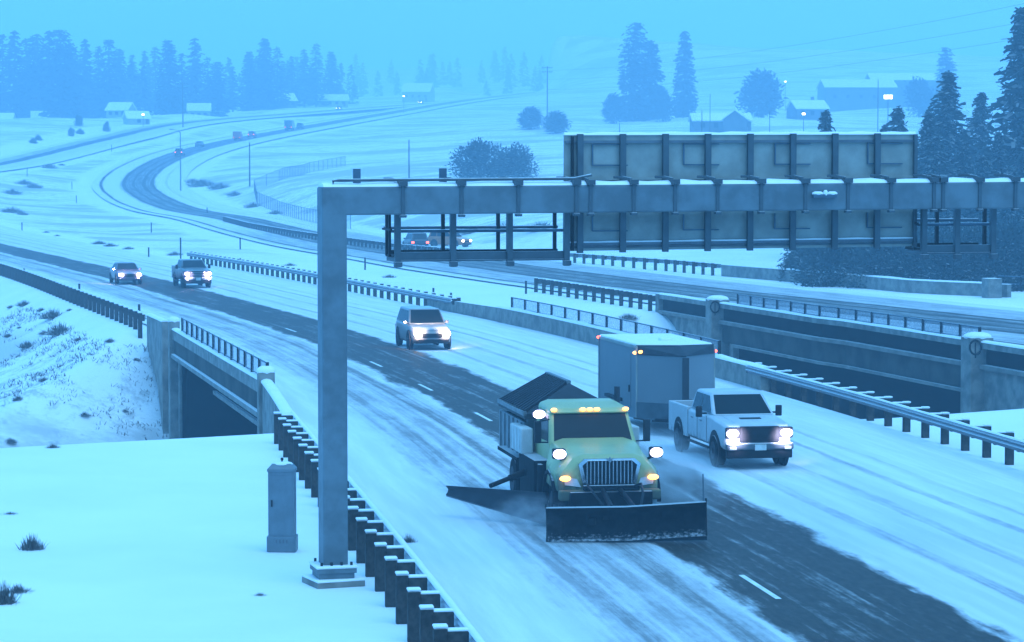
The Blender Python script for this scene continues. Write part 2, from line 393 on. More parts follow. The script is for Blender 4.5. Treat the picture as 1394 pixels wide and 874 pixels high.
def vnoise(X, Y, seed=0):
    r = np.random.RandomState(seed); o = 0
    for k in range(7):
        a = r.uniform(0, 6.28); f = r.uniform(.5, 1.6); o = o + np.sin((X*math.cos(a) + Y*math.sin(a)) * f + r.uniform(0, 6.28) + 1.3*np.sin((X*math.sin(a)-Y*math.cos(a)) * f * .7 + k)) / 7
    return o
def terrain(XY, detail=True):
    X, Y = XY[:, 0], XY[:, 1]; z = np.zeros(len(XY)); c = ctrl[:, :2] / S; n = len(c)
    for i in range(0, len(XY), 20000):
        q = XY[i:i+20000] / S; r = np.linalg.norm(q[:, None] - c[None], axis=2)
        z[i:i+20000] = -r @ W_[:n] + W_[n] + q @ W_[n+1:]
    flat = smooth(Y, 200, 330); z = z * flat
    und = vnoise(X * .05, Y * .05, 3) * np.clip(Y / 260, 0.0, 2.5) * smooth(Y, 150, 320)
    if detail: z = z + und + .05 * vnoise(X * .7, Y * .7, 5)
    dn, zn, un = near_dist(XY, NEAR); df, zf, uf = near_dist(XY, FAR)
    drop = .03 + Y * .0004
    hN = np.where(un < 0, 6.6, 12.4); hF = np.where(uf < 0, 9.0, 9.5)
    kn = 1 - smooth(np.abs(un) - hN, -.4, 14) ; kn = np.where(dn > 45, 0, kn) * smooth(Y, 1750, 1350)
    kf = 1 - smooth(np.abs(uf) - hF, -.4, 14) ; kf = np.where(df > 45, 0, kf) * smooth(Y, 1750, 1350)
    z = z * (1 - kn) + (zn - drop) * kn; z = z * (1 - kf) + (zf - drop) * kf
    # stream valley under the bridges, and the road's side slope left of the guardrail
    rel = XY - VAX; d = rel @ VN
    cn = 26 + 7 * smooth(X, 2, 13)
    val = np.where(d < 0, 6.0 * smooth(-d, cn, 13), 6.0 * smooth(d, 27, 12.5))
    val = val * smooth(Y, 290, 200)
    side = np.clip((-un - 8.0) * .47, 0, 6.5) * smooth(d, -16, -6) * smooth(Y, 235, 190)
    side = np.where(dn < 60, side, 6.5 * smooth(Y, 235, 190) * smooth(d, -16, -6) * (X < 0))
    dip = np.maximum(val, side)
    if detail: dip = dip + smooth(dip, .3, 2) * (.40 * vnoise(X * .9, Y * .9, 9) + .22 * vnoise(X * 2.3, Y * 2.3, 11))
    return z - dip, dip, un, uf
ratio = .0052; nY = int(math.log(2950 / 14) / ratio); nX = 320
ys = 14 * np.exp(np.arange(nY) * ratio); xs = np.sign(np.linspace(-1, 1, nX)) * np.abs(np.linspace(-1, 1, nX))**1.25 * .40
GX = ys[:, None] * xs[None, :] + np.clip(14 - ys, 0, 0)[:, None]; GX = GX + np.sign(GX) * 6 * (np.abs(xs) / .4)[None, :]
GY = np.broadcast_to(ys[:, None], GX.shape); XY = np.stack([GX.reshape(-1), GY.reshape(-1)], 1)
TZ, DIP, UN, UF = terrain(XY)
v = np.concatenate([XY, TZ[:, None]], 1); idx = np.arange(nY * nX).reshape(nY, nX)
q = np.stack([idx[:-1, :-1], idx[:-1, 1:], idx[1:, 1:], idx[1:, :-1]], -1).reshape(-1, 4)
me = bpy.data.meshes.new('snowy_ground'); me.vertices.add(len(v)); me.vertices.foreach_set('co', v.reshape(-1).astype(np.float32))
me.loops.add(len(q) * 4); me.loops.foreach_set('vertex_index', q.reshape(-1).astype(np.int32)); me.polygons.add(len(q))
me.polygons.foreach_set('loop_start', (np.arange(len(q)) * 4).astype(np.int32)); me.polygons.foreach_set('use_smooth', np.ones(len(q), bool)); me.update()
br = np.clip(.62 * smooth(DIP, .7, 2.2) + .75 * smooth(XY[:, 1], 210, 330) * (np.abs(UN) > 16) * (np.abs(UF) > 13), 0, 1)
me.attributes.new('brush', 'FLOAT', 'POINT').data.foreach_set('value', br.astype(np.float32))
me.materials.append(M['snow'])
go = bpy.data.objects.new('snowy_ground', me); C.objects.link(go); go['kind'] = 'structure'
def hgt(x, y): return float(terrain(np.array([[x, y]]), True)[0][0])
def hit(px, py):
    """where the ground is met along the sight line of a pixel"""
    d = ray(px, py); Y = 30 * np.exp(np.linspace(0, 4.3, 700)); q = np.stack([d.x / d.y * Y, Y], 1)
    z = terrain(q)[0]; zr = CAM_H + d.z / d.y * Y; k = np.argmax(zr < z)
    return Vector((q[k, 0], q[k, 1], z[k]))

# ------------------------------------------------------------------ haze (falling snow in the air)
hz = MB(); hz.box((0, 1450, 62), (2600, 3300, 152))
hm = bpy.data.materials.new('snow_haze'); hm.use_nodes = True; hm.node_tree.nodes.clear()
ho = hm.node_tree.nodes.new('ShaderNodeOutputMaterial'); hv = hm.node_tree.nodes.new('ShaderNodeVolumePrincipled')
hv.inputs['Color'].default_value = (.54, .82, 1, 1); hv.inputs['Density'].default_value = .0011; hv.inputs['Anisotropy'].default_value = .15
hm.node_tree.links.new(hv.outputs[0], ho.inputs['Volume'])
tag(hz.build('haze', hm), kind='stuff')

# ------------------------------------------------------------------ bridges
def snow_strip(mb, pts, wd, th, n=6):
    """a rounded strip of settled snow along pts"""
    rings = []
    P = [Vector(p) for p in pts]
    for i, p in enumerate(P):
        d = (P[min(i+1, len(P)-1)] - P[max(i-1, 0)]).normalized(); r = Vector((d.y, -d.x, 0)).normalized()
        k = 1 + .18 * math.sin(i * 2.3) + .1 * math.sin(i * 5.1)
        rings.append([p + r * (wd/2 * math.cos(math.pi * a / n)) + Vector((0, 0, th * k * math.sin(math.pi * a / n))) for a in range(n + 1)])
    mb.loft(rings)
def wall(mb, pts, off, thick, z0, z1):
    """vertical wall strip along plan points, shifted off to the right, between two heights"""
    P = [Vector((p[0], p[1], 0)) for p in pts]
    rings = []
    for i, p in enumerate(P):
        d = (P[min(i+1, len(P)-1)] - P[max(i-1, 0)]).normalized(); r = Vector((d.y, -d.x, 0))
        a, b = p + r * (off - thick/2), p + r * (off + thick/2)
        lo = z0[i] if isinstance(z0, list) else z0; hi = z1[i] if isinstance(z1, list) else z1
        rings.append([(a.x, a.y, lo), (b.x, b.y, lo), (b.x, b.y, hi), (a.x, a.y, hi)])
    mb.loft(rings)
def pilaster(name_bridge, p, rz, root, zb=-7.0, zt=1.12, wd=.95, seed=0):
    m = MB(); m.box((p.x, p.y, (zb + zt) / 2), (wd, wd, zt - zb), rz)
    o = m.build('pilaster', M['concrete'], root, bevel=.04, world=True)
    c = MB(); c.ell((p.x, p.y, zt + .02), (wd*.58, wd*.55, .20), 14, 8)
    c.build('snow_cap', M['snowcap'], o, smooth=60, loc=(-root.location.x, -root.location.y, -root.location.z))
    return o
def metal_rail(root, pts, z0, h, spacing, lean=0, name='bridge_rail', mesh=True):
    P = resample([(p[0], p[1], z0) for p in pts], spacing)
    rl = MB(); rl.tube([(p[0], p[1], z0 + h) for p in P], .035, 6); rl.tube([(p[0], p[1], z0 + h*.16) for p in P], .025, 6)
    o = rl.build(name, M['steel_dark'], root, world=True, smooth=50)
    for p in P:
        k = MB(); k.box((0, 0, h/2), (.11, .11, h + .06)); b = k.build('post', M['black'], o, bevel=.008)
        b.location = Vector((p[0], p[1], z0)) - root.location; b.rotation_euler.z = R(14)
    if mesh:
        me_ = MB(); 
        for a, b in zip(P[:-1], P[1:]): me_.add([(a[0], a[1], z0+.08), (b[0], b[1], z0+.08), (b[0], b[1], z0+h-.04), (a[0], a[1], z0+h-.04)], [(0,1,2,3)])
        m2 = me_.build('mesh_panel', M['rail_mesh'], o, loc=(-root.location.x, -root.location.y, -root.location.z))
    return o

br1 = thing('road_bridge', 'near concrete highway bridge carrying the plow truck roadway over the stream gap', 'bridge', (-12.5, 111, -6))
LB = [near_frame(94.3, -6.55)[0].lerp(near_frame(126.6, -7.1)[0], t_) for t_ in np.linspace(0, 1, 17)]; LBp = list(LB)
a0, a1 = LBp[0], LBp[-1]
pl = MB(); wall(pl, LBp, 0, .34, .28, .74); pl.build('parapet', M['concrete'], br1, world=True)
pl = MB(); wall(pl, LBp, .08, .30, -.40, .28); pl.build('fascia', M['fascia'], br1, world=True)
pl = MB(); wall(pl, LBp, -.02, .44, -.58, -.40); pl.build('ledge', M['concrete'], br1, world=True)
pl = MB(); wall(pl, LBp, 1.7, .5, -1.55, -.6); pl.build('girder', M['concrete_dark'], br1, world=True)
pl = MB(); wall(pl, LBp[1:11], .45, .16, -1.34, -1.18); pl.build('girder_flange', M['concrete'], br1, world=True)
RB = offset_pts(NEAR, NN, 12.2, 99, 144.5); RBp = [Vector(p) for p in RB]
pl = MB(); wall(pl, RBp, 0, .36, -1.3, .80); pl.build('parapet', M['concrete'], br1, world=True)
pl = MB(); snow_strip(pl, [p + Vector((0, 0, .79)) for p in RBp], .46, .12); pl.build('snow_cap', M['snowcap'], br1, smooth=60, world=True)
sl = MB(); snow_strip(sl, [p + Vector((0, 0, .735)) for p in LBp], .40, .09); sl.build('snow_cap', M['snowcap'], br1, smooth=60, world=True)
# deck slab and abutments below the road
dk = MB(); n_ = min(len(LBp), len(RBp)); 
Ld = resample(LBp, 0, 12); Rd = resample([p for p in RBp if 104 < p.y < 141], 0, 12)
for i in range(12):
    a, b, c, d = [Vector(x) for x in (Ld[i], Rd[i], Rd[i+1], Ld[i+1])]
    q = [Vector((p.x, p.y, -.12)) for p in (a, b, c, d)]; dk.slab(q, .25)
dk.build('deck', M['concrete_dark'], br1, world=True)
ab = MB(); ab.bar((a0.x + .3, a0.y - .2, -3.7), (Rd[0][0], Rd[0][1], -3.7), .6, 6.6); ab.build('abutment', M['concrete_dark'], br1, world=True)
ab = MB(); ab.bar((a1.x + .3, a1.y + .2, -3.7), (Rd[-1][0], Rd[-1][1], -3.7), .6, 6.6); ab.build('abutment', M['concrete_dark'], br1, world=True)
pr = pilaster('near', a0 + Vector((-.05, 0, 0)), R(11), br1, wd=.58); pilaster('near', a1 + Vector((-.06, 0, 0)), R(15), br1, wd=.50)
tr = MB(); p_ = a1 + Vector((.28, -.5, 0)); tr.box((p_.x, p_.y, -3.8), (.15, .3, 6.4), R(15)); tr.build('bearing_column', M['concrete'], br1, world=True, bevel=.03)
WW = [Vector(p) for p in offset_pts(NEAR, NN, -6.6, 83.8, 94.2)]
wq = MB(); wall(wq, WW, 0, .32, -5.0, [.30 + .5 * (i / (len(WW)-1))**.8 for i in range(len(WW))]); o = wq.build('wing_wall', M['concrete'], br1, world=True)
wq = MB(); wall(wq, WW[1:-1], -.20, .10, [-2.2 + .15 * i for i in range(len(WW)-2)], [-1.95 + .15 * i for i in range(len(WW)-2)]); wq.build('wing_ledge', M['concrete'], br1, world=True)
sl = MB(); snow_strip(sl, [p + Vector((0, 0, .29 + .5 * (i / (len(WW)-1))**.8)) for i, p in enumerate(WW)], .42, .10); sl.build('snow_cap', M['snowcap'], br1, smooth=60, world=True)
W2 = [Vector(p) for p in offset_pts(NEAR, NN, -7.1, 127, 135)]
wq = MB(); wall(wq, W2, 0, .32, [-4.6 + 3.9 * (i / (len(W2)-1))**.55 for i in range(len(W2))], .86); wq.build('wing_wall', M['concrete'], br1, world=True)
sl = MB(); snow_strip(sl, [p + Vector((0, 0, .85)) for p in W2], .42, .09); sl.build('snow_cap', M['snowcap'], br1, smooth=60, world=True)
metal_rail(br1, LBp[:-1], .76, .66, 2.05)
metal_rail(br1, [p for p in RBp if 104 < p.y < 144], .80, .62, 2.62)

br2 = thing('road_bridge', 'farther concrete bridge with grey girder, stone end posts and dark opening behind the trailer', 'bridge', (15, 129, -6))
def fl(Y): return Vector((19.82 - .2475 * (Y - 113), Y, 0)) if Y < 130 else Vector((19.5 - .2475 * (Y - 113) - .0003 * (Y-130)**2, Y, 0))
FBp = [fl(y) for y in np.linspace(113, 145.7, 14)]; FBx = [fl(y) for y in np.linspace(145.7, 155.8, 6)]; FBn = [fl(y) for y in np.linspace(98, 113, 6)]
for seg, deep in ((FBp, 0), (FBx, 1), (FBn, 1)):
    m = MB(); wall(m, seg, 0, .40, .66, .92); m.build('parapet', M['concrete'], br2, world=True)
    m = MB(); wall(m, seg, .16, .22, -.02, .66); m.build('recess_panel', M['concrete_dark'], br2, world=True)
    m = MB(); wall(m, seg, -.03, .46, -.20, -.02); m.build('ledge', M['ledge'], br2, world=True)
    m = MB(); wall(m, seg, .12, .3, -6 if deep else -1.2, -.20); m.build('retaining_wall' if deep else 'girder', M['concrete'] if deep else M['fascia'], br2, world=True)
    m = MB(); snow_strip(m, [p + Vector((0, 0, .915)) for p in seg], .44, .10); m.build('snow_cap', M['snowcap'], br2, smooth=60, world=True)
m = MB(); wall(m, FBp[:-1], .02, .42, -1.34, -1.2); m.build('girder_flange', M['ledge'], br2, world=True)
for p in (fl(113), fl(145.7)):
    o = pilaster('far', p + Vector((-.12, -.1, 0)), R(14), br2, wd=1.05)
    k = MB(); c0 = p + Vector((-.30, -.72, .72)); k.tube([c0 + Vector((.24*math.cos(2*math.pi*j/20), 0, .30*math.sin(2*math.pi*j/20))) for j in range(21)], .045, 6)
    k.bar(c0 + Vector((0, .02, -.45)), c0 + Vector((0, .02, .2)), .05, .05); k.build('medallion', M['black'], o, loc=(-br2.location.x, -br2.location.y, -br2.location.z), smooth=60)
m = MB(); p = fl(144.2); m.box((p.x + .3, p.y, -3.9), (.36, .6, 7.2), R(14)); m.build('bearing_column', M['concrete'], br2, world=True, bevel=.03)
m = MB(); p = fl(155.8); m.box((p.x, p.y, -.6), (.55, .55, 3.1), R(14)); m.build('end_post', M['concrete'], br2, world=True, bevel=.03)
dk = MB()
for i in range(13):
    a, b = FBp[i], FBp[i+1]; k = Vector((23.0, 7.0, 0)); 
    dk.slab([Vector((p.x, p.y, -.10)) for p in (a, a + k, b + k, b)], .3)
dk.build('deck', M['concrete_dark'], br2, world=True)
for p in (fl(112.6), fl(146)):
    m = MB(); m.bar((p.x, p.y, -3.7), (p.x + 23, p.y + 7, -3.7), .6, 6.7); m.build('abutment', M['concrete_dark'], br2, world=True)
metal_rail(br2, FBp[:-1] , .93, .58, 2.05, mesh=True)

# ------------------------------------------------------------------ guardrails
def guardrail(label, base, face, spacing=1.905, zt=.80, block=.35, pw=.18, mat_rail=None, posts_wd=(.17, .22), first=0, snow=True, group='guardrails'):
    """base: plan polyline of the beam; face: +1/-1 side on which the posts stand (right/left of travel)"""
    P = resample(base, spacing); mid = Vector(P[len(P)//2]); root = thing('guardrail', label, 'guardrail', (mid.x, mid.y, mid.z), 0, group)
    prof = [(-.03, -.155), (-.03, -.11), (.05, -.075), (.05, -.045), (-.02, 0), (.05, .045), (.05, .075), (-.03, .11), (-.03, .155),
            (-.036, .155), (-.036, .11), (.044, .075), (.044, .045), (-.026, 0), (.044, -.045), (.044, -.075), (-.036, -.11), (-.036, -.155)]
    rings = []; PP = resample(base, .95)
    for i, p in enumerate(PP):
        d = Vector(PP[min(i+1, len(PP)-1)] - PP[max(i-1, 0)]).normalized(); r = Vector((d.y, -d.x, 0)) * (-face)
        rings.append([Vector(p) + r * x + Vector((0, 0, zt - .155 + z)) for x, z in prof])
    m = MB(); m.loft(rings); m.build('rail', mat_rail or M['rail'], root, world=True)
    if snow:
        m = MB(); snow_strip(m, [Vector(p) + Vector((0, 0, zt - .004)) for p in PP], .13, .05); m.build('snow_cap', M['snowcap'], root, smooth=60, world=True)
    proto = None
    for i, p in enumerate(P):
        d = Vector(P[min(i+1, len(P)-1)] - P[max(i-1, 0)]).normalized(); rz = math.atan2(-d.x, d.y)
        if proto is None:
            k = MB(); k.box((face * (.05 + block + .11), 0, .02), (.22, pw, 1.66)); proto = k.build('post', M['wood'], root, bevel=.012)
            k = MB(); k.box((face * (.05 + block/2), 0, zt - .17), (block, .15, .34)); k.build('blockout', M['wood'], proto, bevel=.01)
            k = MB(); k.box((face * (.05 + block + .11), 0, .885), (.24, .20, .045)); k.box((face * (.05 + block*.5), 0, zt + .02), (block, .17, .04)); k.build('snow_cap', M['snowcap'], proto, bevel=.03); o = proto
        else: o = dup(proto, root)
        o.location = Vector(p) - root.location; o.rotation_euler.z = rz
    return root
g1 = offset_pts(NEAR, NN, -6.9, 37, 83.6)
guardrail('long guardrail on timber posts along the foreground shoulder beside the gantry column', g1, -1)
g2 = offset_pts(NEAR, NN, -7.1, 136.5, 232)
guardrail('guardrail on close dark posts above the snowy bank at the left, before the bridge', g2, -1, zt=.78, block=.12, pw=.13)
g3 = offset_pts(NEAR, NN, 11.95, 52, 102.5)
guardrail('guardrail on timber posts along the far shoulder beside the white pickup', g3, 1, zt=.85)
g4 = offset_pts(NEAR, NN, 12.0, 151, 240)
guardrail('guardrail on the median side behind the oncoming cars, ending at the concrete barrier', g4, 1, block=.25)
g5 = [fl(y) for y in np.linspace(156.3, 181, 10)]
guardrail('short guardrail seen from behind at the left end of the farther bridge', g5, -1)
def plan(pts, z=0): return [gp(x, y, z) for x, y in pts]
g6 = [at(308, 301, 378), at(340, 308, 352), at(400, 318, 320), at(460, 327, 296), at(540, 340, 268), at(640, 350, 246)]
for p in g6: p.z = hgt(p.x, p.y) + .03
guardrail('guardrail along the outer edge of the far roadway, behind the walkway frame', g6, 1, block=.2)
g7 = plan([(775, 357), (840, 362), (910, 367), (985, 374)])
guardrail('guardrail on close posts between the sign panels and the far roadway', g7, 1, block=.2)
cb = thing('concrete_barrier', 'long low concrete barrier topped with snow below the sign panels', 'barrier', gp(1100, 385), 0)
bp = resample(plan([(985, 374), (1080, 382), (1170, 390), (1250, 398), (1320, 401), (1420, 406)]), 3)
m = MB(); wall(m, bp, 0, .4, -.1, .78); m.build('barrier_wall', M['concrete'], cb, world=True)
m = MB(); snow_strip(m, [Vector(p) + Vector((0, 0, .775)) for p in bp], .46, .1); m.build('snow_cap', M['snowcap'], cb, smooth=60, world=True)
p = gp(1350, 404); m = MB(); m.box((p.x, p.y, .45), (1.0, .9, 1.5), R(20)); o = m.build('end_post', M['concrete'], cb, world=True, bevel=.05)
metal_rail(cb, [gp(1358, 404), gp(1440, 409)], .8, .55, 2.2, mesh=False)
# concrete transition between the median guardrail and the bridge parapet
tb = [Vector(p) for p in offset_pts(NEAR, NN, 12.25, 142.5, 160)]
cb2 = thing('concrete_barrier', 'short snow-topped concrete barrier leading from the median guardrail to the bridge parapet', 'barrier', tb[0], 0)
m = MB(); wall(m, tb, .05, .3, -.1, [.76 - .2 * i / len(tb) for i in range(len(tb))]); m.build('barrier_wall', M['concrete'], cb2, world=True)

# ------------------------------------------------------------------ sign gantry
GD = Vector((.966, .2588, 0)); GNv = Vector((-.2588, .966, 0)); G0 = Vector((-3.57, 53.0, 0))
grz = math.atan2(GD.y, GD.x)
GTILT = .0056
def g_loc(t, o, z): return (t, o, z)     # local frame of the gantry: x along the beam, y away from the camera side
gan = thing('sign_gantry', 'blue-grey box-section sign gantry standing over the roadway on a tall square column', 'sign gantry', G0, grz)
def t_of(px, o=0.0):
    """beam parameter seen at pixel column px, o metres behind the beam axis"""
    k = (px - 697) / F_PX; b = G0 + GNv * o
    # (b.x + t GD.x) = k (b.y + t GD.y) approximately at beam height
    return (k * b.y - b.x) / (GD.x - k * GD.y)
m = MB(); m.box((0, 0, 4.1), (.50, .55, 7.56)); m.build('column', M['steel'], gan, bevel=.035)
m = MB()
TR = 22.4
m.add([(-.248,-.276,7.32),(-.248,.276,7.32),(-.248,.276,7.88),(-.248,-.276,7.88),(TR,-.276,7.32+TR*GTILT),(TR,.276,7.32+TR*GTILT),(TR,.276,7.88+TR*GTILT),(TR,-.276,7.88+TR*GTILT)],
      ((0,1,2,3),(7,6,5,4),(0,4,5,1),(1,5,6,2),(2,6,7,3),(3,7,4,0)))
m.build('beam', M['steel'], gan, bevel=.03)
m = MB(); m.box((TR - .3, 0, 3.75), (.56, .56, 7.2)); m.build('column', M['steel'], gan, bevel=.035)
rings = []
m = MB(); snow_strip(m, [Vector((-.22 + i * (TR + .2) / 60, 0, 7.878 + GTILT * i * (TR + .2) / 60)) for i in range(61)], .54, .085, 8); m.build('snow_cap', M['snowcap'], gan, smooth=60)
m = MB(); m.box((0, 0, .27), (.80, .80, .10)); m.box((0, 0, .17), (.72, .72, .12)); bpl = m.build('base_plate', M['steel'], gan, bevel=.012)
m = MB(); m.box((0, 0, .345), (.84, .84, .06)); m.build('snow_cap', M['snowcap'], bpl, bevel=.03)
for dx in (-.3, -.1, .1, .3):
    for dy in (-.34, .34):
        k = MB(); k.cyl((dx, dy, .38), .028, .12, n=6); k.build('bolt', M['black'], bpl)
m = MB(); m.box((0, 0, -.22), (1.0, 1.0, .60), R(8)); ft = m.build('footing', M['concrete'], gan, bevel=.02)
m = MB(); m.box((0, 0, .085), (1.0, 1.0, .05), R(8)); m.build('snow_cap', M['snowcap'], ft, bevel=.02)
clamp_px = [544.5, 623.8, 700.8, 779.4, 798.6, 857, 913, 970.5, 1029.7, 1089.5, 1147, 1205.5, 1263.5, 1276, 1325.5, 1373.7]
proto = None
for px in clamp_px:
    t = t_of(px)
    if proto is None:
        k = MB(); k.box((0, -.291, 7.6), (.075, .026, .58)); proto = k.build('clamp', M['bracket'], gan, bevel=.006)
        k = MB(); k.box((0, -.24, 7.935), (.17, .22, .10)); k.tube([(-.03, -.2, 7.99), (-.16, -.02, 8.03), (-.3, .12, 8.03)], .03, 6); k.build('clamp_top', M['bracket'], proto)
        k = MB(); k.box((0, -.28, 7.29), (.13, .14, .055)); k.build('clamp_foot', M['bracket'], proto, bevel=.012); o = proto
    else: o = dup(proto, gan)
    o.location = (t, 0, t * GTILT)
# pipe rail on top, with two sensor boxes
ta, tb_ = t_of(451), t_of(778)
m = MB(); m.tube([(ta, -.2, 7.88), (ta, -.2, 8.0), (ta + .1, -.2, 8.01)] + [(ta + (tb_ - ta) * i / 6, -.2, 8.01 + GTILT * (ta + (tb_-ta)*i/6)) for i in range(1, 7)] + [(tb_+.4, -.05, 8.11)], .03, 8)
m.build('pipe_rail', M['bracket'], gan, smooth=50)
for px in (486, 603):
    t = t_of(px, .1); k = MB(); k.box((t, .1, 8.08 + t * GTILT), (.14, .12, .32)); k.box((t, .1, 7.93), (.05, .05, .2)); o = k.build('sensor_box', M['steel_dark'], gan, bevel=.01)
t = t_of(1114); m = MB(); m.box((t, -.33, 7.62 + t*GTILT), (.52, .1, .07)); m.build('splice_shelf', M['steel_dark'], gan)
m = MB()
for dx, rx_ in ((-.15, .13), (.02, .05), (.17, .12)): m.ell((t + dx, -.33, 7.67 + t*GTILT), (rx_, .06, .05 if dx != .02 else .085), 10, 6)
m.build('snow_lump', M['snowcap'], gan, smooth=60)
def walkway(px_h, zdrop, rails, px_u):
    T = [t_of(p, .34) for p in px_h]; t0, t1 = T[0], T[-1]; tz = GTILT * (t0 + t1) / 2
    wk = MB(); wk.box(((t0+t1)/2, .80, 6.46 + tz), (t1 - t0 + .1, .80, .05)); wo = wk.build('walkway', M['black'], gan)
    k = MB(); k.box(((t0+t1)/2, .39, 6.46 + tz), (t1 - t0, .05, .17)); k.box(((t0+t1)/2, .37, 6.37 + tz), (t1 - t0 + .1, .10, .03)); k.build('edge_channel', M['bracket'], wo, bevel=.005)
    k = MB(); k.box(((t0+t1)/2, 1.2, 6.50 + tz), (t1 - t0 + .1, .04, .13)); k.build('toe_board', M['black'], wo)
    for t in T:
        k = MB(); k.box((t, .36, 6.80 + tz), (.12, .12, 1.12)); k.box((t, .32, 6.3 + tz), (.15, .16, .10)); k.box((t, .8, 6.39 + tz), (.07, .9, .08)); k.build('hanger', M['bracket'], wo, bevel=.008)
    for px in px_u:
        t = t_of(px, 1.2); k = MB(); k.box((t, 1.2, 7.0 + tz), (.07, .07, 1.1)); k.build('upright', M['black'], wo)
    for z_, o_ in rails:
        k = MB(); k.tube([(t0 - .1, o_, z_ + tz), (t1 + .05, o_, z_ + tz)], .032, 8); k.build('hand_rail', M['steel_dark'], wo, smooth=50)
    for t_e in (t0 - .12,):
        k = MB(); k.box((t_e, .55, 6.95 + tz), (.05, .05, 1.0)); k.box((t_e, .8, 7.0 + tz), (.04, .8, .04)); k.build('end_rail', M['black'], wo)
walkway([541.5, 617, 694, 771.5], 0, [(7.02, 1.2), (6.965, .52)], [527, 603, 678, 755])
walkway([1258, 1303, 1352], 0, [(7.06, 1.2), (6.98, .52)], [1275, 1340])

# the sign, seen from its back
SO = .62
sgn = thing('highway_sign', 'back of a long aluminium highway sign stiffened by eight dark upright posts', 'sign', G0 + GNv * SO, grz)
def ts(px): return t_of(px, SO)
x0, x1 = ts(768), ts(1245); zt0 = 8.90
def tl(t): return t * GTILT
m = MB(); m.add([(x0, .02, 6.52+tl(x0)), (x1, .02, 6.52+tl(x1)), (x1, .02, zt0+tl(x1)), (x0, .02, zt0+tl(x0)), (x0, .055, 6.52+tl(x0)), (x1, .055, 6.52+tl(x1)), (x1, .055, zt0+tl(x1)), (x0, .055, zt0+tl(x0))],
      ((0,1,2,3),(7,6,5,4),(0,4,5,1),(1,5,6,2),(2,6,7,3),(3,7,4,0))); m.build('panel', M['alu'], sgn)
m = MB(); snow_strip(m, [Vector((x0 + (x1-x0)*i/30, .03, zt0 - .003 + tl(x0 + (x1-x0)*i/30))) for i in range(31)], .12, .06); m.build('snow_cap', M['snowcap'], sgn, smooth=60)
for z_ in (zt0 - .14, 6.66, 8.0, 7.28):
    k = MB(); k.bar((x0 + .02, -.015, z_ + tl(x0)), (x1 - .02, -.015, z_ + tl(x1)), .07, .055); k.build('stiffener', M['rail'] if z_ in (zt0-.14, 6.66) else M['alu'], sgn)
m = MB(); snow_strip(m, [Vector((x0 + .05 + (x1-x0-.1)*i/24, -.02, 6.69 + tl(x0 + (x1-x0)*i/24))) for i in range(25)], .06, .03); m.build('snow_cap', M['snowcap'], sgn, smooth=60)
k = MB(); k.bar((x0+.02, -.012, 6.60+tl(x0)), (x1, -.012, 6.60+tl(x1)), .06, .05); k.build('lower_trim', M['bracket'], sgn)
for px in (788, 846, 904, 961.5, 1019, 1077, 1134, 1191.5):
    t = ts(px); k = MB(); zc = (zt0 + 6.5) / 2 + tl(t); hh = zt0 - 6.46
    k.box((t, -.115, zc), (.125, .016, hh)); k.box((t, -.083, zc), (.014, .05, hh)); k.box((t, -.052, zc), (.125, .014, hh)); k.build('post', M['bracket'], sgn)
k = MB(); t = ts(1243.5); k.box((t, -.06, (zt0+6.5)/2 + tl(t)), (.07, .09, zt0 - 6.5)); k.build('end_stiffener', M['bracket'], sgn)
k = MB(); t = ts(778); k.box((t, -.06, (zt0+6.5)/2 + tl(t)), (.05, .09, zt0 - 6.56)); k.build('end_stiffener', M['black'], sgn)
for row, (zu, zd) in enumerate(((8.71, 8.28), (7.36, 6.93))):
    for a, b in ((806, 854), (930, 978), (1054, 1102), (1180, 1227)):
        k = MB(); xa, xb = ts(a), ts(b); z1_, z2_ = zu + tl(xa), zd + tl(xa)
        k.box((xa, -.02, (z1_+z2_)/2), (.026, .03, z1_-z2_)); k.box(((xa+xb)/2, -.02, z2_), (xb-xa, .03, .026)); k.box(((xa+xb)/2, -.02, z1_), (xb-xa, .03, .018)); k.build('access_frame', M['steel_dark'], sgn)

# ------------------------------------------------------------------ cabinet
cp = gp(383, 749); cab = thing('equipment_cabinet', 'tall narrow grey roadside cabinet with a flared snow-dusted cap in the foreground snow', 'cabinet', cp, R(-2))
m = MB(); m.box((0, .2, .13), (.63, .46, .34)); m.box((.30, -.04, .13), (.03, .03, .34)); ba = m.build('plinth', M['cabinet'], cab, bevel=.012)
for i in range(4):
    k = MB(); k.box((-.10 + i * .075, -.033, .20), (.03, .012, .09)); k.build('vent', M['rail'], ba)
m = MB(); m.box((0, .2, 1.0), (.565, .42, 1.42)); m.build('body', M['cabinet'], cab, bevel=.012)
m = MB(); m.slab([(-.25, -.018, .34), (.25, -.018, .34), (.25, -.018, 1.62), (-.25, -.018, 1.62)], .015); d_ = m.build('door', M['cabinet'], cab)
k = MB(); k.box((-.2, -.035, 1.02), (.03, .03, .14)); k.build('handle', M['black'], d_)
m = MB(); m.loft([[(-.30, -.03, 1.70), (.30, -.03, 1.70), (.30, .43, 1.70), (-.30, .43, 1.70)], [(-.30, -.03, 1.76), (.30, -.03, 1.76), (.30, .43, 1.76), (-.30, .43, 1.76)], [(-.2, .05, 1.87), (.2, .05, 1.87), (.2, .35, 1.87), (-.2, .35, 1.87)]]); m.build('cap', M['cabinet'], cab, bevel=.01)
k = MB(); k.ell((0, .2, 1.855), (.24, .19, .06), 14, 6); k.build('snow_cap', M['snowcap'], cab, smooth=60)
k = MB(); k.tube([(0, .2, 1.87), (0, .2, 1.95)], .02, 8); k.ell((0, .2, 1.96), (.035, .035, .035), 8, 6); k.build('lifting_eye', M['black'], cab)
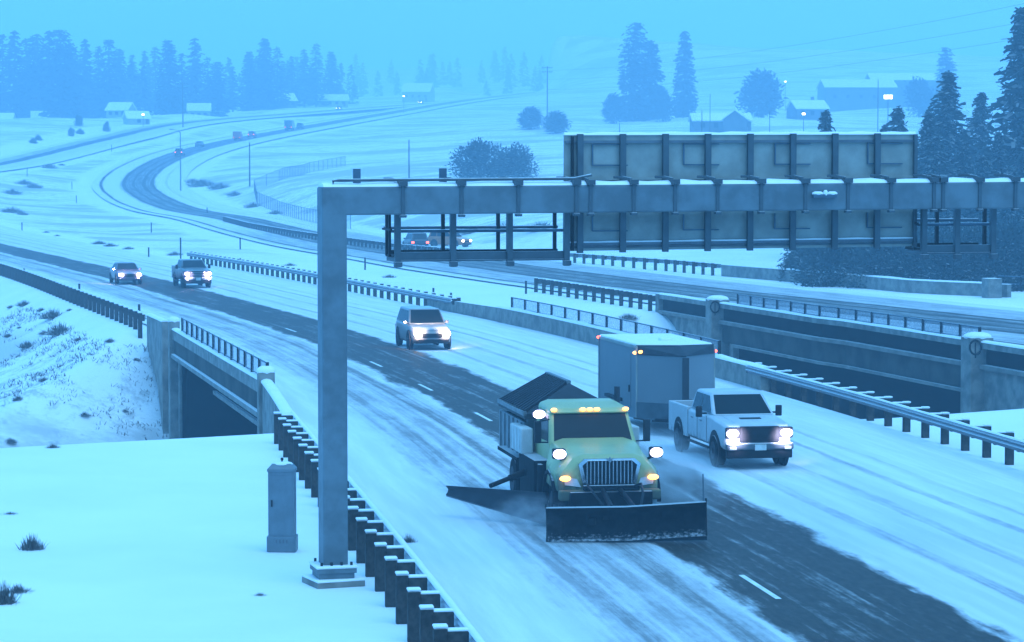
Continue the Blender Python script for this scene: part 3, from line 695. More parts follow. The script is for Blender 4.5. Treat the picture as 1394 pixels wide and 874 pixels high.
# ------------------------------------------------------------------ vehicles (local frame: front faces -Y)
def lerp(a, b, t): return a + (b - a) * t
def quad_inset(q, u0, u1, v0, v1):
    q = [Vector(p) for p in q]
    def P(u, v): return q[0].lerp(q[1], u).lerp(q[3].lerp(q[2], u), v)
    return [P(u0, v0), P(u1, v0), P(u1, v1), P(u0, v1)]
def body_ring(y, wd, zb, zt, n=0):
    return [(-wd*.86, y, zb), (-wd*.97, y, zb + .10), (-wd, y, lerp(zb, zt, .55)), (-wd*.965, y, zt - .07), (-wd*.88, y, zt),
            (wd*.88, y, zt), (wd*.965, y, zt - .07), (wd, y, lerp(zb, zt, .55)), (wd*.97, y, zb + .10), (wd*.86, y, zb)]
def wheel_set(root, spots, r, wd, rim=True):
    for (x, y) in spots:
        sgn_ = 1 if x > 0 else -1
        k = MB(); k.cyl((x - sgn_ * wd * .5, y, r), r, wd, 'x', 24); wo = k.build('wheel', M['rubber'], root, smooth=40, bevel=.02)
        if rim:
            k = MB(); k.cyl((x + sgn_ * .004, y, r), r * .58, .03, 'x', 20); k.cyl((x + sgn_ * .016, y, r), r * .2, .05, 'x', 12); k.build('rim', M['wing'], wo, smooth=40)
def arches(root, spots, r):
    for (x, y, z) in spots:
        k = MB(); s_ = 1 if x > 0 else -1; k.cyl((x, y, z), r, .06, 'x', 24); k.build('wheel_arch', M['black'], root)
def greenhouse(root, paint, wb, wt, zb, zt, yf0, yf1, yr1, yr0, doors=2, rear=True, name='cab'):
    m = MB(); b = [(-wb, yf0, zb), (wb, yf0, zb), (wb, yr0, zb), (-wb, yr0, zb)]; t = [(-wt, yf1, zt), (wt, yf1, zt), (wt, yr1, zt), (-wt, yr1, zt)]
    m.loft([b, t]); cab = m.build(name, paint, root, bevel=.06, smooth=40)
    def pane(nm, q, u0, u1, v0, v1):
        k = MB(); p = quad_inset(q, u0, u1, v0, v1); nrm = (p[1]-p[0]).cross(p[3]-p[0]).normalized()
        k.slab([a + nrm * .012 for a in p], .02); return k.build(nm, M['glass'], cab)
    pane('windscreen', [b[0], b[1], t[1], t[0]], .05, .95, .08, .90)
    if rear: pane('rear_window', [b[2], b[3], t[3], t[2]], .08, .92, .12, .88)
    for s_, q in ((-1, [b[3], b[0], t[0], t[3]]), (1, [b[1], b[2], t[2], t[1]])):
        for i in range(doors):
            a = .06 + .88 * i / doors; c = .06 + .88 * (i + 1) / doors
            pane('side_window', q, a + .015, c - .015, .10, .86)
    return cab
def lampbox(root, name, c, sz, m, lens=None):
    k = MB(); k.ell(c, (sz[0]/2, sz[1]/2, sz[2]/2), 14, 8); return k.build(name, m, root, smooth=60)
def mirror(root, s_, x, y, z, sz=(.18, .10, .26), arm=.16, m=None):
    k = MB(); k.box((s_ * (x + arm), y, z), sz); k.bar((s_ * x, y + .02, z - .05), (s_ * (x + arm), y, z - .05), .05, .05); return k.build('mirror', m or M['black'], root, bevel=.02)

def pickup(label, loc, rz, paint, group=None, bed_empty=True, L=6.3, W=1.0, zt=1.90, detail=True, lamp=None, name='pickup_truck', cat='pickup truck', badge=False):
    root = thing(name, label, cat, loc, rz, group); h = L / 2; yc0 = -h + 1.55     # cowl
    m = MB(); m.loft([body_ring(-h + .02, W*.86, .62, 1.12), body_ring(-h + .10, W*.93, .55, 1.17), body_ring(-h + .30, W*.985, .50, 1.22), body_ring(-h + .9, W, .48, 1.27), body_ring(yc0 + .05, W, .48, 1.33), body_ring(yc0 + 2.55, W, .48, 1.33)])
    body = m.build('body', paint, root, smooth=35, bevel=.02)
    m = MB(); m.slab([(-.62, -h + .35, 1.235), (.62, -h + .35, 1.235), (.66, yc0 - .1, 1.345), (-.66, yc0 - .1, 1.345)], .06); hood = m.build('hood', paint, root, bevel=.03)
    if detail: k = MB(); k.slab([(-.30, -h + .85, 1.30), (.30, -h + .85, 1.30), (.30, -h + 1.02, 1.318), (-.30, -h + 1.02, 1.318)], .03); k.build('hood_scoop', M['black'], hood)
    yr = yc0 + 2.5
    greenhouse(root, paint, W * .90, W * .74, 1.32, zt, yc0 + .0, yc0 + .85, yr - .14, yr, 2)
    # cargo bed
    y0, y1 = yr + .03, h - .02
    m = MB()
    for s_ in (-1, 1): m.box((s_ * (W - .07), (y0+y1)/2, .93), (.12, y1 - y0, .86))
    m.box((0, y1 - .05, .93), (2*W - .26, .09, .86)); m.box((0, y0 + .05, .93), (2*W - .26, .08, .86)); m.box((0, (y0+y1)/2, .62), (2*W - .26, y1 - y0 - .16, .10))
    m.build('cargo_bed', paint, root, bevel=.02)
    k = MB(); k.slab([(-W + .14, y0 + .1, .68), (W - .14, y0 + .1, .68), (W - .14, y1 - .1, .68), (-W + .14, y1 - .1, .68)], .01); k.build('bed_liner', M['black'], root)
    ya, yb = -h + 1.02, h - 1.25; r = .42
    arches(root, [(s_ * (W - .022), y, r + .04) for s_ in (-1, 1) for y in (ya, yb)], .53)
    wheel_set(root, [(s_ * (W + .03), y) for s_ in (-1, 1) for y in (ya, yb)], r, .28)
    m = MB(); m.box((0, -h - .01, .95), (1.12, .10, .44)); g = m.build('grille', M['black'], root, bevel=.03)
    k = MB()
    for z_ in (.82, .94, 1.06): k.box((0, -h - .065, z_), (.98, .02, .022))
    k.build('grille_bar', M['chrome'] if not detail else M['black'], g)
    m = MB(); m.box((0, -h - .03, .62), (1.90, .20, .18)); bp_ = m.build('bumper', M['bracket'], root, bevel=.04)
    m = MB(); m.box((0, -h + .02, .44), (1.86, .16, .30)); m.build('air_dam', M['black'], root, bevel=.03)
    k = MB(); k.box((0, -h - .145, .60), (.32, .015, .16)); k.build('licence_plate', M['plate'], bp_)
    for s_ in (-1, 1):
        k = MB(); k.box((s_ * .74, -h + .03, .99), (.42, .12, .30)); k.build('headlamp_housing', M['black'], root, bevel=.03)
        lampbox(root, 'headlight', (s_ * .765, -h - .03, .98), (.36, .12, .24), lamp or M['lamp'])
        k = MB(); k.box((s_ * .78, -h - .14, .58), (.2, .03, .09)); k.build('fog_lamp', M['clear_lens'], root, bevel=.02)
        mirror(root, s_, W * .92, yc0 + .55, 1.40, (.17, .11, .30), .24)
        for d in (0, 1): k = MB(); k.box((s_ * (W + .006), yc0 + .95 + d * .98, 1.12), (.03, .17, .035)); k.build('door_handle', M['chrome'], root)
        k = MB(); k.box((s_ * (W - .01), yc0 + 1.2, .43), (.10, 2.3, .05)); k.build('running_board', M['black'], root)
        k = MB()
        for yy in (yc0 + .32, yc0 + 1.35, yc0 + 2.4): k.box((s_ * (W + .002), yy, .95), (.008, .012, .7))
        k.build('door_gap', M['black'], root)
    return root

def car(label, loc, rz, paint, kind='suv', group=None, lamp=None, lamp_on=True, tail=False, cat='car', name='car', simple=False):
    root = thing(name, label, cat, loc, rz, group)
    L, W, hb, zt, wr = {'suv': (4.7, .95, 1.12, 1.78, .38), 'sedan': (4.7, .91, .98, 1.46, .33)}[kind]; h = L / 2
    m = MB(); m.loft([body_ring(-h + .03, W*.82, .34, .74), body_ring(-h + .2, W*.93, .27, hb - .22), body_ring(-h + .8, W, .26, hb - .10), body_ring(-h + 1.45, W, .26, hb), body_ring(h - .7, W, .26, hb + .02), body_ring(h - .12, W*.95, .30, hb), body_ring(h, W*.86, .4, hb - .1)])
    m.build('body', paint, root, smooth=35, bevel=.02)
    if kind == 'suv': greenhouse(root, paint, W*.92, W*.74, hb - .02, zt, -h + 1.25, -h + 2.0, h - .4, h - .12, 3)
    else: greenhouse(root, paint, W*.92, W*.70, hb - .02, zt, -h + 1.2, -h + 2.1, h - 1.45, h - .7, 2)
    ya, yb = -h + .95, h - .98
    arches(root, [(s_ * (W - .02), y, wr + .02) for s_ in (-1, 1) for y in (ya, yb)], wr + .09)
    wheel_set(root, [(s_ * (W + .015), y) for s_ in (-1, 1) for y in (ya, yb)], wr, .22)
    k = MB(); k.box((0, -h + .06, .64), (.9, .1, .20)); k.build('grille', M['black'], root, bevel=.02)
    k = MB(); k.box((0, -h + .04, .38), (W*1.6, .12, .18)); k.build('bumper', M['black'] if kind == 'suv' else paint, root, bevel=.03)
    for s_ in (-1, 1):
        if lamp_on: lampbox(root, 'headlight', (s_ * W * .68, -h + .06, .72 if kind == 'suv' else .66), (.42, .2, .27), lamp or M['lamp'])
        else:
            k = MB(); k.box((s_ * W * .68, -h + .1, .68), (.3, .1, .14)); k.build('headlight', M['clear_lens'], root, bevel=.02)
        k = MB(); k.box((s_ * W * .78, h - .03, .85), (.28, .1, .2)); k.build('tail_light', M['red_lamp'] if tail else M['red_paint'], root, bevel=.02)
        mirror(root, s_, W * .9, -h + 1.6, hb + .06, (.16, .09, .15), .12, paint)
    return root

def head(Y, u):
    p, a = near_frame(Y, u); return p, a
def on_road(px, py): return gp(px, py, .03)
def heading(p):
    """rotation of a vehicle driving towards the camera along the near road"""
    i = int(np.argmin((NEAR[:, 0]-p.x)**2 + (NEAR[:, 1]-p.y)**2)); return math.atan2(NN[i][1], NN[i][0])

LAMPED = []
# white pickup towing the trailer
pp = on_road(1026, 635); a = heading(pp) + R(1.5)
fwd = Vector((math.sin(a), -math.cos(a), 0))
pickup('white pickup with headlights on, towing the tall grey trailer', pp - fwd * 2.6, a, M['white_paint'])

LAMPED.append(('pickup', pp - fwd*2.6, a, (.75, .7, 1), 350, 3.2))
# enclosed trailer
tp = pp - fwd * 9.45 + Vector((.16, 0, 0)); a2 = a + R(1.0)
trl = thing('cargo_trailer', 'tall grey enclosed trailer with a pointed nose, snowy roof and lit marker lamps', 'trailer', tp, a2)
w_, zb, zt = 1.24, .45, 2.72; L_ = 5.0; nose = 1.15
ringp = [(-w_, 0), (0, -nose), (w_, 0), (w_, L_), (-w_, L_)]; ringt = [(-w_, .12), (0, -.34), (w_, .12), (w_, L_), (-w_, L_)]
m = MB(); m.loft([[(x, y, zb) for x, y in ringp], [(x, y, zt - .24) for x, y in ringp], [(x, y, zt) for x, y in ringt]]); bd = m.build('body', M['trailer_skin'], trl, bevel=.02)
m = MB(); m.loft([[(x*.99, y + .03, zt) for x, y in ringt], [(x*.97, y+.06, zt + .07) for x, y in ringt]]); m.build('roof', M['snowcap'], trl, bevel=.03)
m = MB(); zc = zt - .25
m.slab([(-w_ - .02, -.03, zc), (0, -nose - .04, zc), (0, -.37, zt + .03), (-w_ - .02, .10, zt + .02)], .03); m.slab([(0, -nose - .04, zc), (w_ + .02, -.03, zc), (w_ + .02, .10, zt + .02), (0, -.37, zt + .03)], .03)
o = m.build('nose_cap', M['wing'], trl); o.location = (0, -.02, .015)
m = MB(); m.bar((-.012, -nose - .012, zb), (-.012, -nose - .012, zt - .3), .16, .05); m.bar((0, -nose - .02, zb), (0, -nose - .02, zt - .3), .2, .06); m.build('nose_strip', M['wing'], trl)
for s_ in (-1, 1):
    k = MB(); k.slab([(s_ * w_, 0, zb), (0, -nose, zb), (0, -nose, zb + .55), (s_ * w_, 0, zb + .55)][::s_], .01)
    o = k.build('stone_guard', M['bracket'], trl); o.location = (s_ * .008, -.012, 0)
    for y in (.02, L_ - .02): k = MB(); k.box((s_ * (w_ + .005), y, (zb+zt)/2), (.05, .06, zt - zb)); k.build('corner_trim', M['alu'], trl, bevel=.01)
    k = MB(); k.box((s_ * (w_ + .01), L_/2, zt - .03), (.06, L_, .09)); k.build('roof_trim', M['alu'], trl, bevel=.01)
    k = MB(); k.box((s_ * (w_ + .04), 2.8, .92), (.18, 1.9, .10)); k.build('fender', M['black'], trl, bevel=.02)
wheel_set(trl, [(s_ * (w_ + .02), y) for s_ in (-1, 1) for y in (2.35, 3.25)], .36, .22)
for x, y, z, mm in ((-w_ - .04, .08, zt - .20, 'amber'), (-w_ + .10, -.06, zt - .17, 'amber'), (w_ + .03, .08, zt - .18, 'red_lamp'), (-w_ - .02, L_ - .05, zt - .02, 'red_lamp')):
    k = MB(); k.ell((x, y - .03, z), (.085, .06, .055), 10, 6); k.build('marker_lamp', M[mm], trl, smooth=60)
k = MB(); k.slab([(-w_ - .012, 1.6, .7), (-w_ - .012, .75, .7), (-w_ - .012, .75, 2.45), (-w_ - .012, 1.6, 2.45)], .01); dr = k.build('side_door', M['trailer_skin'], trl)
k = MB(); k.box((-w_ - .03, .85, 1.35), (.05, .05, .22)); k.build('door_handle', M['black'], dr)
k = MB(); k.box((.1, 1.6, zt + .10), (.4, .4, .12)); k.build('roof_vent', M['snowcap'], trl, bevel=.04)
k = MB(); k.bar((0, -nose, zb + .05), (0, -2.3, zb + .12), .14, .14); k.bar((-.8, -.3, zb), (0, -2.0, zb + .08), .1, .1); k.bar((.8, -.3, zb), (0, -2.0, zb + .08), .1, .1); k.build('tow_frame', M['black'], trl)
k = MB(); k.cyl((.0, -1.75, .75), .05, .9); k.build('jack', M['black'], trl)

# oncoming cars
p = on_road(588, 476); a = heading(p); car('silver sports utility car with bright headlights, alone in the middle of the roadway', p - Vector((math.sin(a), -math.cos(a), 0)) * 2.2, a, M['silver_paint'], 'suv', lamp=M['lamp_far'], group='oncoming vehicles'); LAMPED.append(('suv', p - Vector((math.sin(a), -math.cos(a), 0)) * 2.2, a, (1, .74, .62), 700, 2.4))
p = on_road(270, 392); a = heading(p); pickup('dark pickup with bright headlights next to the start of the median guardrail', p - Vector((math.sin(a), -math.cos(a), 0)) * 2.9, a, M['charcoal_paint'], lamp=M['lamp'], L=5.6, W=.97, zt=1.86, detail=False, group='oncoming vehicles'); LAMPED.append(('pickup', p - Vector((math.sin(a), -math.cos(a), 0)) * 2.9, a, (.8, .65, 1), 700, 2.9))
p = on_road(177, 387); a = heading(p); car('dark blue saloon car with bright headlights, farthest left on the plowed roadway', p - Vector((math.sin(a), -math.cos(a), 0)) * 2.2, a, M['navy_paint'], 'sedan', lamp=M['lamp'], group='oncoming vehicles'); LAMPED.append(('saloon', p - Vector((math.sin(a), -math.cos(a), 0)) * 2.2, a, (.85, .66, .95), 900, 2.4))

# ------------------------------------------------------------------ snow plow
bp0 = on_road(853, 737); i = int(np.argmin((NEAR[:, 0]-bp0.x)**2 + (NEAR[:, 1]-bp0.y)**2)); a = math.atan2(NN[i][1], NN[i][0]) + R(1.0)
plw = thing('snow_plow', 'yellow-green snow plow truck with a wide dark front blade and a side wing', 'snow plow', bp0, a)
# local: x right in the picture, -y forward; blade near y = 0, grille at y = 2.0
def pb(name, m_, mat_, parent=None, **k): return m_.build(name, M[mat_] if isinstance(mat_, str) else mat_, parent or plw, **k)
# front blade: curved mouldboard
ring = []
prof = [(-.02, .02), (.12, .20), (.19, .42), (.17, .62), (.08, .78), (-.06, .87), (-.10, .90), (-.06, .93), (.12, .86), (.24, .66), (.27, .42), (.20, .18), (.06, .02)]
m = MB(); Wb = 1.76
m.loft([[(x, y*1.5, z*.86 + .05*max(0, x)) for y, z in prof] for x in np.linspace(-Wb, Wb, 9)])
bl = pb('blade', m, 'dirty', smooth=50); bl.rotation_euler.z = R(-13); bl.rotation_euler.y = R(-1.2)
k = MB(); k.box((0, .06, .04), (2*Wb + .02, .05, .09)); k.build('cutting_edge', M['wing'], bl)
for s_ in (-1, 1):
    k = MB(); k.loft([[(s_*Wb - .02, y*1.5, z*.92 + .05*max(0, s_*Wb)) for y, z in prof], [(s_*Wb + .02, y*1.5, z*.92 + .05*max(0, s_*Wb)) for y, z in prof]]); k.build('end_plate', M['black'], bl)
for x in np.linspace(-1.35, 1.35, 6): k = MB(); k.slab([(x-.03, .22, .1), (x-.03, .55, .25), (x-.03, .5, .6), (x-.03, .24, .78)], .05); k.build('rib', M['dirty'], bl)
k = MB(); k.tube([(Wb - .05, .25, .8), (Wb - .05, .22, 1.45)], .018, 6); k.build('guide_marker', M['rail'], bl)
m = MB(); m.box((0, 1.0, .52), (.9, 1.3, .16)); m.bar((-.7, .35, .4), (-.35, 1.7, .55), .14, .14); m.bar((.7, .35, .4), (.35, 1.7, .55), .14, .14); m.tube([(-.25, .4, .7), (-.2, 1.6, .95)], .06, 8); m.tube([(.25, .4, .7), (.2, 1.6, .95)], .06, 8)
pb('push_frame', m, 'black')
m = MB(); m.box((0, 1.72, .70), (1.9, .3, .42)); m.box((0, 1.62, 1.0), (1.3, .12, .12)); pb('plow_hitch', m, 'dirty', bevel=.02)
for s_ in (-1, 1):
    m = MB(); m.tube([(s_*.5, 1.7, 1.0), (s_*.62, 1.3, 1.12), (s_*.55, .8, .95), (s_*.42, .45, .72)], .028, 6); pb('hydraulic_hose', m, 'black', smooth=60)
# chassis, wheels
m = MB(); m.box((0, 5.2, .75), (.9, 6.6, .3)); m.cyl((-.95, 4.3, .75), .3, 1.1, 'y', 16); m.cyl((.95, 4.3, .75), .3, 1.1, 'y', 16); pb('chassis', m, 'dirty')
wheel_set(plw, [(-1.13, 2.75), (1.13, 2.75), (-1.16, 6.6), (1.16, 6.6), (-1.16, 7.9), (1.16, 7.9)], .52, .36)
# bonnet
def hr(y, w1, w2, z1, z2, ztop): return [(-w1, y, z1), (-w1, y, z2), (-w2, y, ztop - .08), (-w2*.72, y, ztop), (w2*.72, y, ztop), (w2, y, ztop - .08), (w1, y, z2), (w1, y, z1)]
m = MB(); m.loft([hr(1.88, 1.04, .74, .92, 1.18, 1.60), hr(2.0, 1.16, .82, .88, 1.24, 1.72), hr(2.5, 1.24, .90, .95, 1.34, 1.80), hr(3.2, 1.20, .97, .95, 1.42, 1.88), hr(3.75, 1.05, 1.0, .8, 1.5, 1.93)])
hd = pb('bonnet', m, 'yellow_paint', smooth=28, bevel=.03)
for s_ in (-1, 1):
    m = MB(); m.loft([[(s_*1.10, 2.75 + r_*math.cos(t), .60 + r_*math.sin(t)) for r_, t in [(.62, math.pi*j/8) for j in range(9)]] + [(s_*1.10, 2.75 + .72*math.cos(math.pi*j/8), .60 + .72*math.sin(math.pi*j/8)) for j in range(8, -1, -1)],
                      [(s_*1.26, 2.75 + .62*math.cos(math.pi*j/8), .60 + .62*math.sin(math.pi*j/8)) for j in range(9)] + [(s_*1.26, 2.75 + .72*math.cos(math.pi*j/8), .60 + .72*math.sin(math.pi*j/8)) for j in range(8, -1, -1)]])
    pb('fender', m, 'dirty', bevel=.015)
arches(plw, [(s_*1.085, 2.75, .60) for s_ in (-1, 1)], .61)
m = MB(); m.box((0, 1.80, .82), (2.36, .24, .24)); bmp = pb('bumper', m, 'yellow_paint', bevel=.05)
# grille with bright surround
m = MB(); z0, z1 = .98, 1.64
outer = [(-.60, z0), (.60, z0), (.72, z1 - .12), (.58, z1), (-.58, z1), (-.72, z1 - .12)]; inner = [(x*.88, lerp(1.31, z, .87)) for x, z in outer]
n_ = 6; vs = []; fs = []
for (q, yo) in ((outer, 1.80), (inner, 1.78), (outer, 1.92), (inner, 1.92)): vs += [(x, yo, z) for x, z in q]
for k_ in range(n_):
    j = (k_+1) % n_; fs += [(k_, j, 6+j, 6+k_), (k_, 12+k_, 12+j, j), (6+k_, 6+j, 18+j, 18+k_)]
m.add(vs, fs); gr = pb('grille', m, 'chrome', smooth=30)
k = MB(); k.slab([(x, 1.86, z) for x, z in inner], .03); k.build('grille_backing', M['black'], gr)
for x in np.linspace(-.52, .52, 13):
    k = MB(); k.box((x, 1.835, 1.31), (.026, .05, .56 - .12*max(0, abs(x) - .45))); k.build('grille_bar', M['chrome'], gr, bevel=.008)
k = MB(); k.slab([(0, 1.77, z1 - .10), (.09, 1.77, z1 + .02), (.03, 1.77, z1), (0, 1.77, z1 + .05), (-.03, 1.77, z1), (-.09, 1.77, z1 + .02)], .02); k.build('emblem', M['chrome'], gr)
# cab
m = MB(); Yc0, Yc1, Yr = 3.62, 4.15, 5.55
b = [(-1.04, Yc0, 1.78), (1.04, Yc0, 1.78), (1.06, Yr, 1.78), (-1.06, Yr, 1.78)]; tq = [(-.94, Yc1, 2.50), (.94, Yc1, 2.50), (.97, Yr, 2.50), (-.97, Yr, 2.50)]
b0 = [(-1.05, Yc0, .85), (1.05, Yc0, .85), (1.06, Yr, .85), (-1.06, Yr, .85)]
m.loft([b0, b, tq]); cb_ = pb('cab', m, 'yellow_paint', bevel=.07, smooth=40)
m = MB(); m.loft([[(-.96, Yc1 - .10, 2.47), (.96, Yc1 - .10, 2.47), (.97, Yr, 2.47), (-.97, Yr, 2.47)], [(-.93, Yc1 - .02, 2.58), (.93, Yc1 - .02, 2.58), (.94, Yr, 2.62), (-.94, Yr, 2.62)], [(-.70, Yc1 + .4, 2.70), (.70, Yc1 + .4, 2.70), (.75, Yr - .1, 2.70), (-.75, Yr - .1, 2.70)]])
rf = pb('roof', m, 'yellow_paint', bevel=.05, smooth=45)
def pane(q, u0, u1, v0, v1, nm, par):
    p = quad_inset(q, u0, u1, v0, v1); nrm = (p[1]-p[0]).cross(p[3]-p[0]).normalized(); k = MB(); k.slab([c_ + nrm*.012 for c_ in p], .02); return k.build(nm, M['glass'], par)
pane([b[0], b[1], tq[1], tq[0]], .05, .95, .10, .93, 'windscreen', cb_)
for s_, q in ((-1, [b[3], b[0], tq[0], tq[3]]), (1, [b[1], b[2], tq[2], tq[1]])):
    pane(q, .30 if s_ < 0 else .12, .90 if s_ < 0 else .72, .08, .88, 'side_window', cb_)
for s_ in (-1, 1):
    k = MB(); k.tube([(s_*.1, Yc0 + .06, 1.86), (s_*.62, Yc0 + .32, 2.2)], .015, 6); k.build('wiper', M['black'], cb_)
for x in (-.86, -.17, 0, .17, .86):
    k = MB(); k.ell((x, Yc1 - .10, 2.565), (.075, .06, .045), 10, 6); k.build('marker_lamp', M['amber'], rf, smooth=60)
# lamps: raised plow headlights on arms, fender turn signals and dark headlights
for s_ in (-1, 1):
    x = s_ * 1.18 if s_ > 0 else -1.08
    m = MB(); m.bar((s_*.95, 2.55, 1.5), (x, 2.25, 1.66), .06, .06); m.box((x, 2.30, 1.72), (.30, .16, .24)); arm = pb('plow_light', m, 'black', bevel=.03)
    k = MB(); k.ell((x, 2.20, 1.72), (.155, .08, .115), 14, 8); k.build('lens', M['lamp'], arm, smooth=60)
    m = MB(); m.slab([(s_*.66, 1.82, 1.0), (s_*1.02, 1.84, 1.05), (s_*1.05, 1.88, 1.24), (s_*.74, 1.88, 1.18)][::s_], .05); hl = pb('headlight', m, 'clear_lens')
    k = MB(); k.ell((s_*1.02, 1.84, 1.20), (.13, .07, .065), 12, 6); k.build('turn_signal', M['amber'], hl, smooth=60)
    m = MB(); xm = 1.30; m.box((s_*xm, 3.75, 2.08), (.16, .10, .52)); m.bar((s_*1.0, 3.85, 1.82), (s_*xm, 3.75, 1.84), .035, .035); m.bar((s_*1.0, 3.85, 2.36), (s_*xm, 3.75, 2.32), .035, .035); pb('mirror', m, 'black' if s_ < 0 else 'wing', bevel=.02)
k = MB(); k.box((-1.12, 4.65, 2.42), (.22, .2, .2)); wl = k.build('work_light', M['black'], plw, bevel=.02)
k = MB(); k.ell((-1.12, 4.54, 2.42), (.15, .07, .105), 14, 8); k.build('lens', M['lamp'], wl, smooth=60)
for z_ in (1.42, 1.30): k = MB(); k.ell((-1.03, 2.25, z_), (.06, .05, .045), 10, 6); k.build('reflector', M['clear_lens'], plw)
k = MB(); k.box((1.0, 1.95, .60), (.25, .1, .22)); k.build('number_plate', M['plate'], plw, bevel=.01)
m = MB(); m.cyl((1.02, 5.75, 2.0), .07, 1.9); pb('exhaust_stack', m, 'wing')
# dump body with a hipped hopper screen
m = MB(); yb0, yb1 = 6.0, 9.6
for s_ in (-1, 1): m.box((s_*1.18, (yb0+yb1)/2, 1.62), (.08, yb1-yb0, .95))
m.box((0, yb0 + .04, 1.75), (2.3, .08, 1.2)); m.box((0, yb1, 1.6), (2.3, .08, .9)); m.box((0, (yb0+yb1)/2, 1.18), (2.3, yb1-yb0, .08))
bdv = pb('hopper_body', m, 'grey_bed', bevel=.015)
for s_ in (-1, 1):
    for y in np.linspace(yb0 + .3, yb1 - .3, 6): k = MB(); k.box((s_*1.235, y, 1.62), (.04, .10, .9)); k.build('stake', M['grey_bed'], bdv)
for s_ in (-1, 1):
    k = MB(); k.box((s_*1.30, 5.9, 1.72), (.30, 1.5, .62)); t_ = k.build('side_tank', M['white_tank'], plw, bevel=.04)
    for y in (5.3, 5.7, 6.1, 6.5): q_ = MB(); q_.box((s_*1.455, y, 1.72), (.02, .06, .58)); q_.build('tank_rib', M['white_tank'], t_)
zE, zR = 2.32, 2.98; yf, yrr = 5.75, 9.5; yfr = 6.6
A_, B_ = (-1.24, yf, zE), (-1.24, yrr, zE); C_, D_ = (1.24, yrr, zE), (1.24, yf, zE); E_, F_ = (0, yfr, zR), (0, yrr, zR)
k = MB(); k.slab([A_, D_, E_], .03); k.slab([D_, C_, F_, E_], .03); k.slab([B_, F_, C_], .03); k.box((0, (yf+yrr)/2, zE - .07), (2.5, yrr-yf, .12)); hp = pb('hopper_cover', k, 'wing')
k = MB(); k.slab([B_, A_, E_, F_], .03); sc_ = k.build('screen_backing', M['black'], hp)
for i_ in range(12):
    t = (i_ + .5) / 12; p0 = Vector(A_).lerp(Vector(B_), t); p1 = Vector(E_).lerp(Vector(F_), t); k = MB(); k.bar(p0 + Vector((-.02, 0, .03)), p1 + Vector((-.02, 0, .03)), .05, .06); k.build('screen_bar', M['wing'], hp)
k = MB(); k.bar(Vector(E_) + Vector((0, 0, .02)), Vector(F_) + Vector((0, 0, .02)), .10, .08); k.bar(Vector(F_), Vector(B_), .09, .08); k.bar(Vector(A_), Vector(B_), .09, .1); k.build('screen_frame', M['grey_bed'], hp)
# side wing, mud flaps and toolboxes on the kerb side
m = MB(); m.box((-1.18, 4.6, .95), (.45, 1.9, .95)); m.box((-1.22, 5.6, 1.15), (.35, .3, .5)); m.box((-1.28, 3.9, .9), (.12, .9, .9)); pb('side_guard', m, 'dirty', bevel=.03)
m = MB(); m.box((-1.25, 7.2, 1.22), (.36, 2.8, .09)); m.box((-1.25, 5.85, .8), (.4, .05, .85)); pb('mud_guard', m, 'dirty')
wb0, wb1 = Vector((-1.25, 2.9, .04)), Vector((-3.25, 5.0, .50))
m = MB(); d_ = (wb1 - wb0).normalized(); nn_ = Vector((d_.y, -d_.x, 0)).normalized() * -1
rings = []
for t in np.linspace(0, 1, 7):
    p = wb0.lerp(wb1, t); hh = lerp(.72, .22, t)
    rings.append([p - nn_*(.10*math.sin(math.pi*z_)) + Vector((0, 0, hh*z_)) for z_ in (0, .3, .6, 1)] + [p + nn_*.06 - nn_*(.10*math.sin(math.pi*z_)) + Vector((0, 0, hh*z_)) for z_ in (1, .6, .3, 0)])
m.loft(rings); wg = pb('wing_plow', m, 'wing', smooth=50)
k = MB(); pe = wb0.lerp(wb1, .55); k.tube([(-1.3, 4.9, 1.05), (pe.x, pe.y + .1, pe.z + .5)], [.06, .06], 8); k.tube([(-1.3, 4.9, 1.05), (-1.3 + (pe.x+1.3)*.5, 4.9 + (pe.y-4.8)*.5, 1.05 + (pe.z - .55)*.5)], .085, 8); k.build('push_arm', M['black'], wg, smooth=50)
k = MB(); k.bar(wb0 + Vector((0, .03, 0)), wb1 + Vector((0, .03, 0)), .05, .08); k.build('cutting_edge', M['rail'], wg)

# loose snow thrown up round the plow
sm = bpy.data.materials.new('blown_snow'); sm.use_nodes = True; n4 = sm.node_tree; n4.nodes.clear()
o_ = n4.nodes.new('ShaderNodeOutputMaterial'); pv = n4.nodes.new('ShaderNodeVolumePrincipled'); tc = n4.nodes.new('ShaderNodeTexCoord')
ln = n4.nodes.new('ShaderNodeVectorMath'); ln.operation = 'LENGTH'; n4.links.new(tc.outputs['Object'], ln.inputs[0])
mr = n4.nodes.new('ShaderNodeMapRange'); mr.inputs[1].default_value = .15; mr.inputs[2].default_value = 1; mr.inputs[3].default_value = 1; mr.inputs[4].default_value = 0; n4.links.new(ln.outputs['Value'], mr.inputs[0])
nz_ = n4.nodes.new('ShaderNodeTexNoise'); nz_.inputs['Scale'].default_value = 3.0; nz_.inputs['Detail'].default_value = 3; n4.links.new(tc.outputs['Object'], nz_.inputs['Vector'])
r2 = n4.nodes.new('ShaderNodeMapRange'); r2.inputs[1].default_value = .38; r2.inputs[2].default_value = .7; r2.inputs[4].default_value = .75; n4.links.new(nz_.outputs[0], r2.inputs[0])
mu = n4.nodes.new('ShaderNodeMath'); mu.operation = 'MULTIPLY'; n4.links.new(mr.outputs[0], mu.inputs[0]); n4.links.new(r2.outputs[0], mu.inputs[1]); n4.links.new(mu.outputs[0], pv.inputs['Density'])
pv.inputs['Color'].default_value = (.8, .86, .92, 1); n4.links.new(pv.outputs[0], o_.inputs['Volume'])
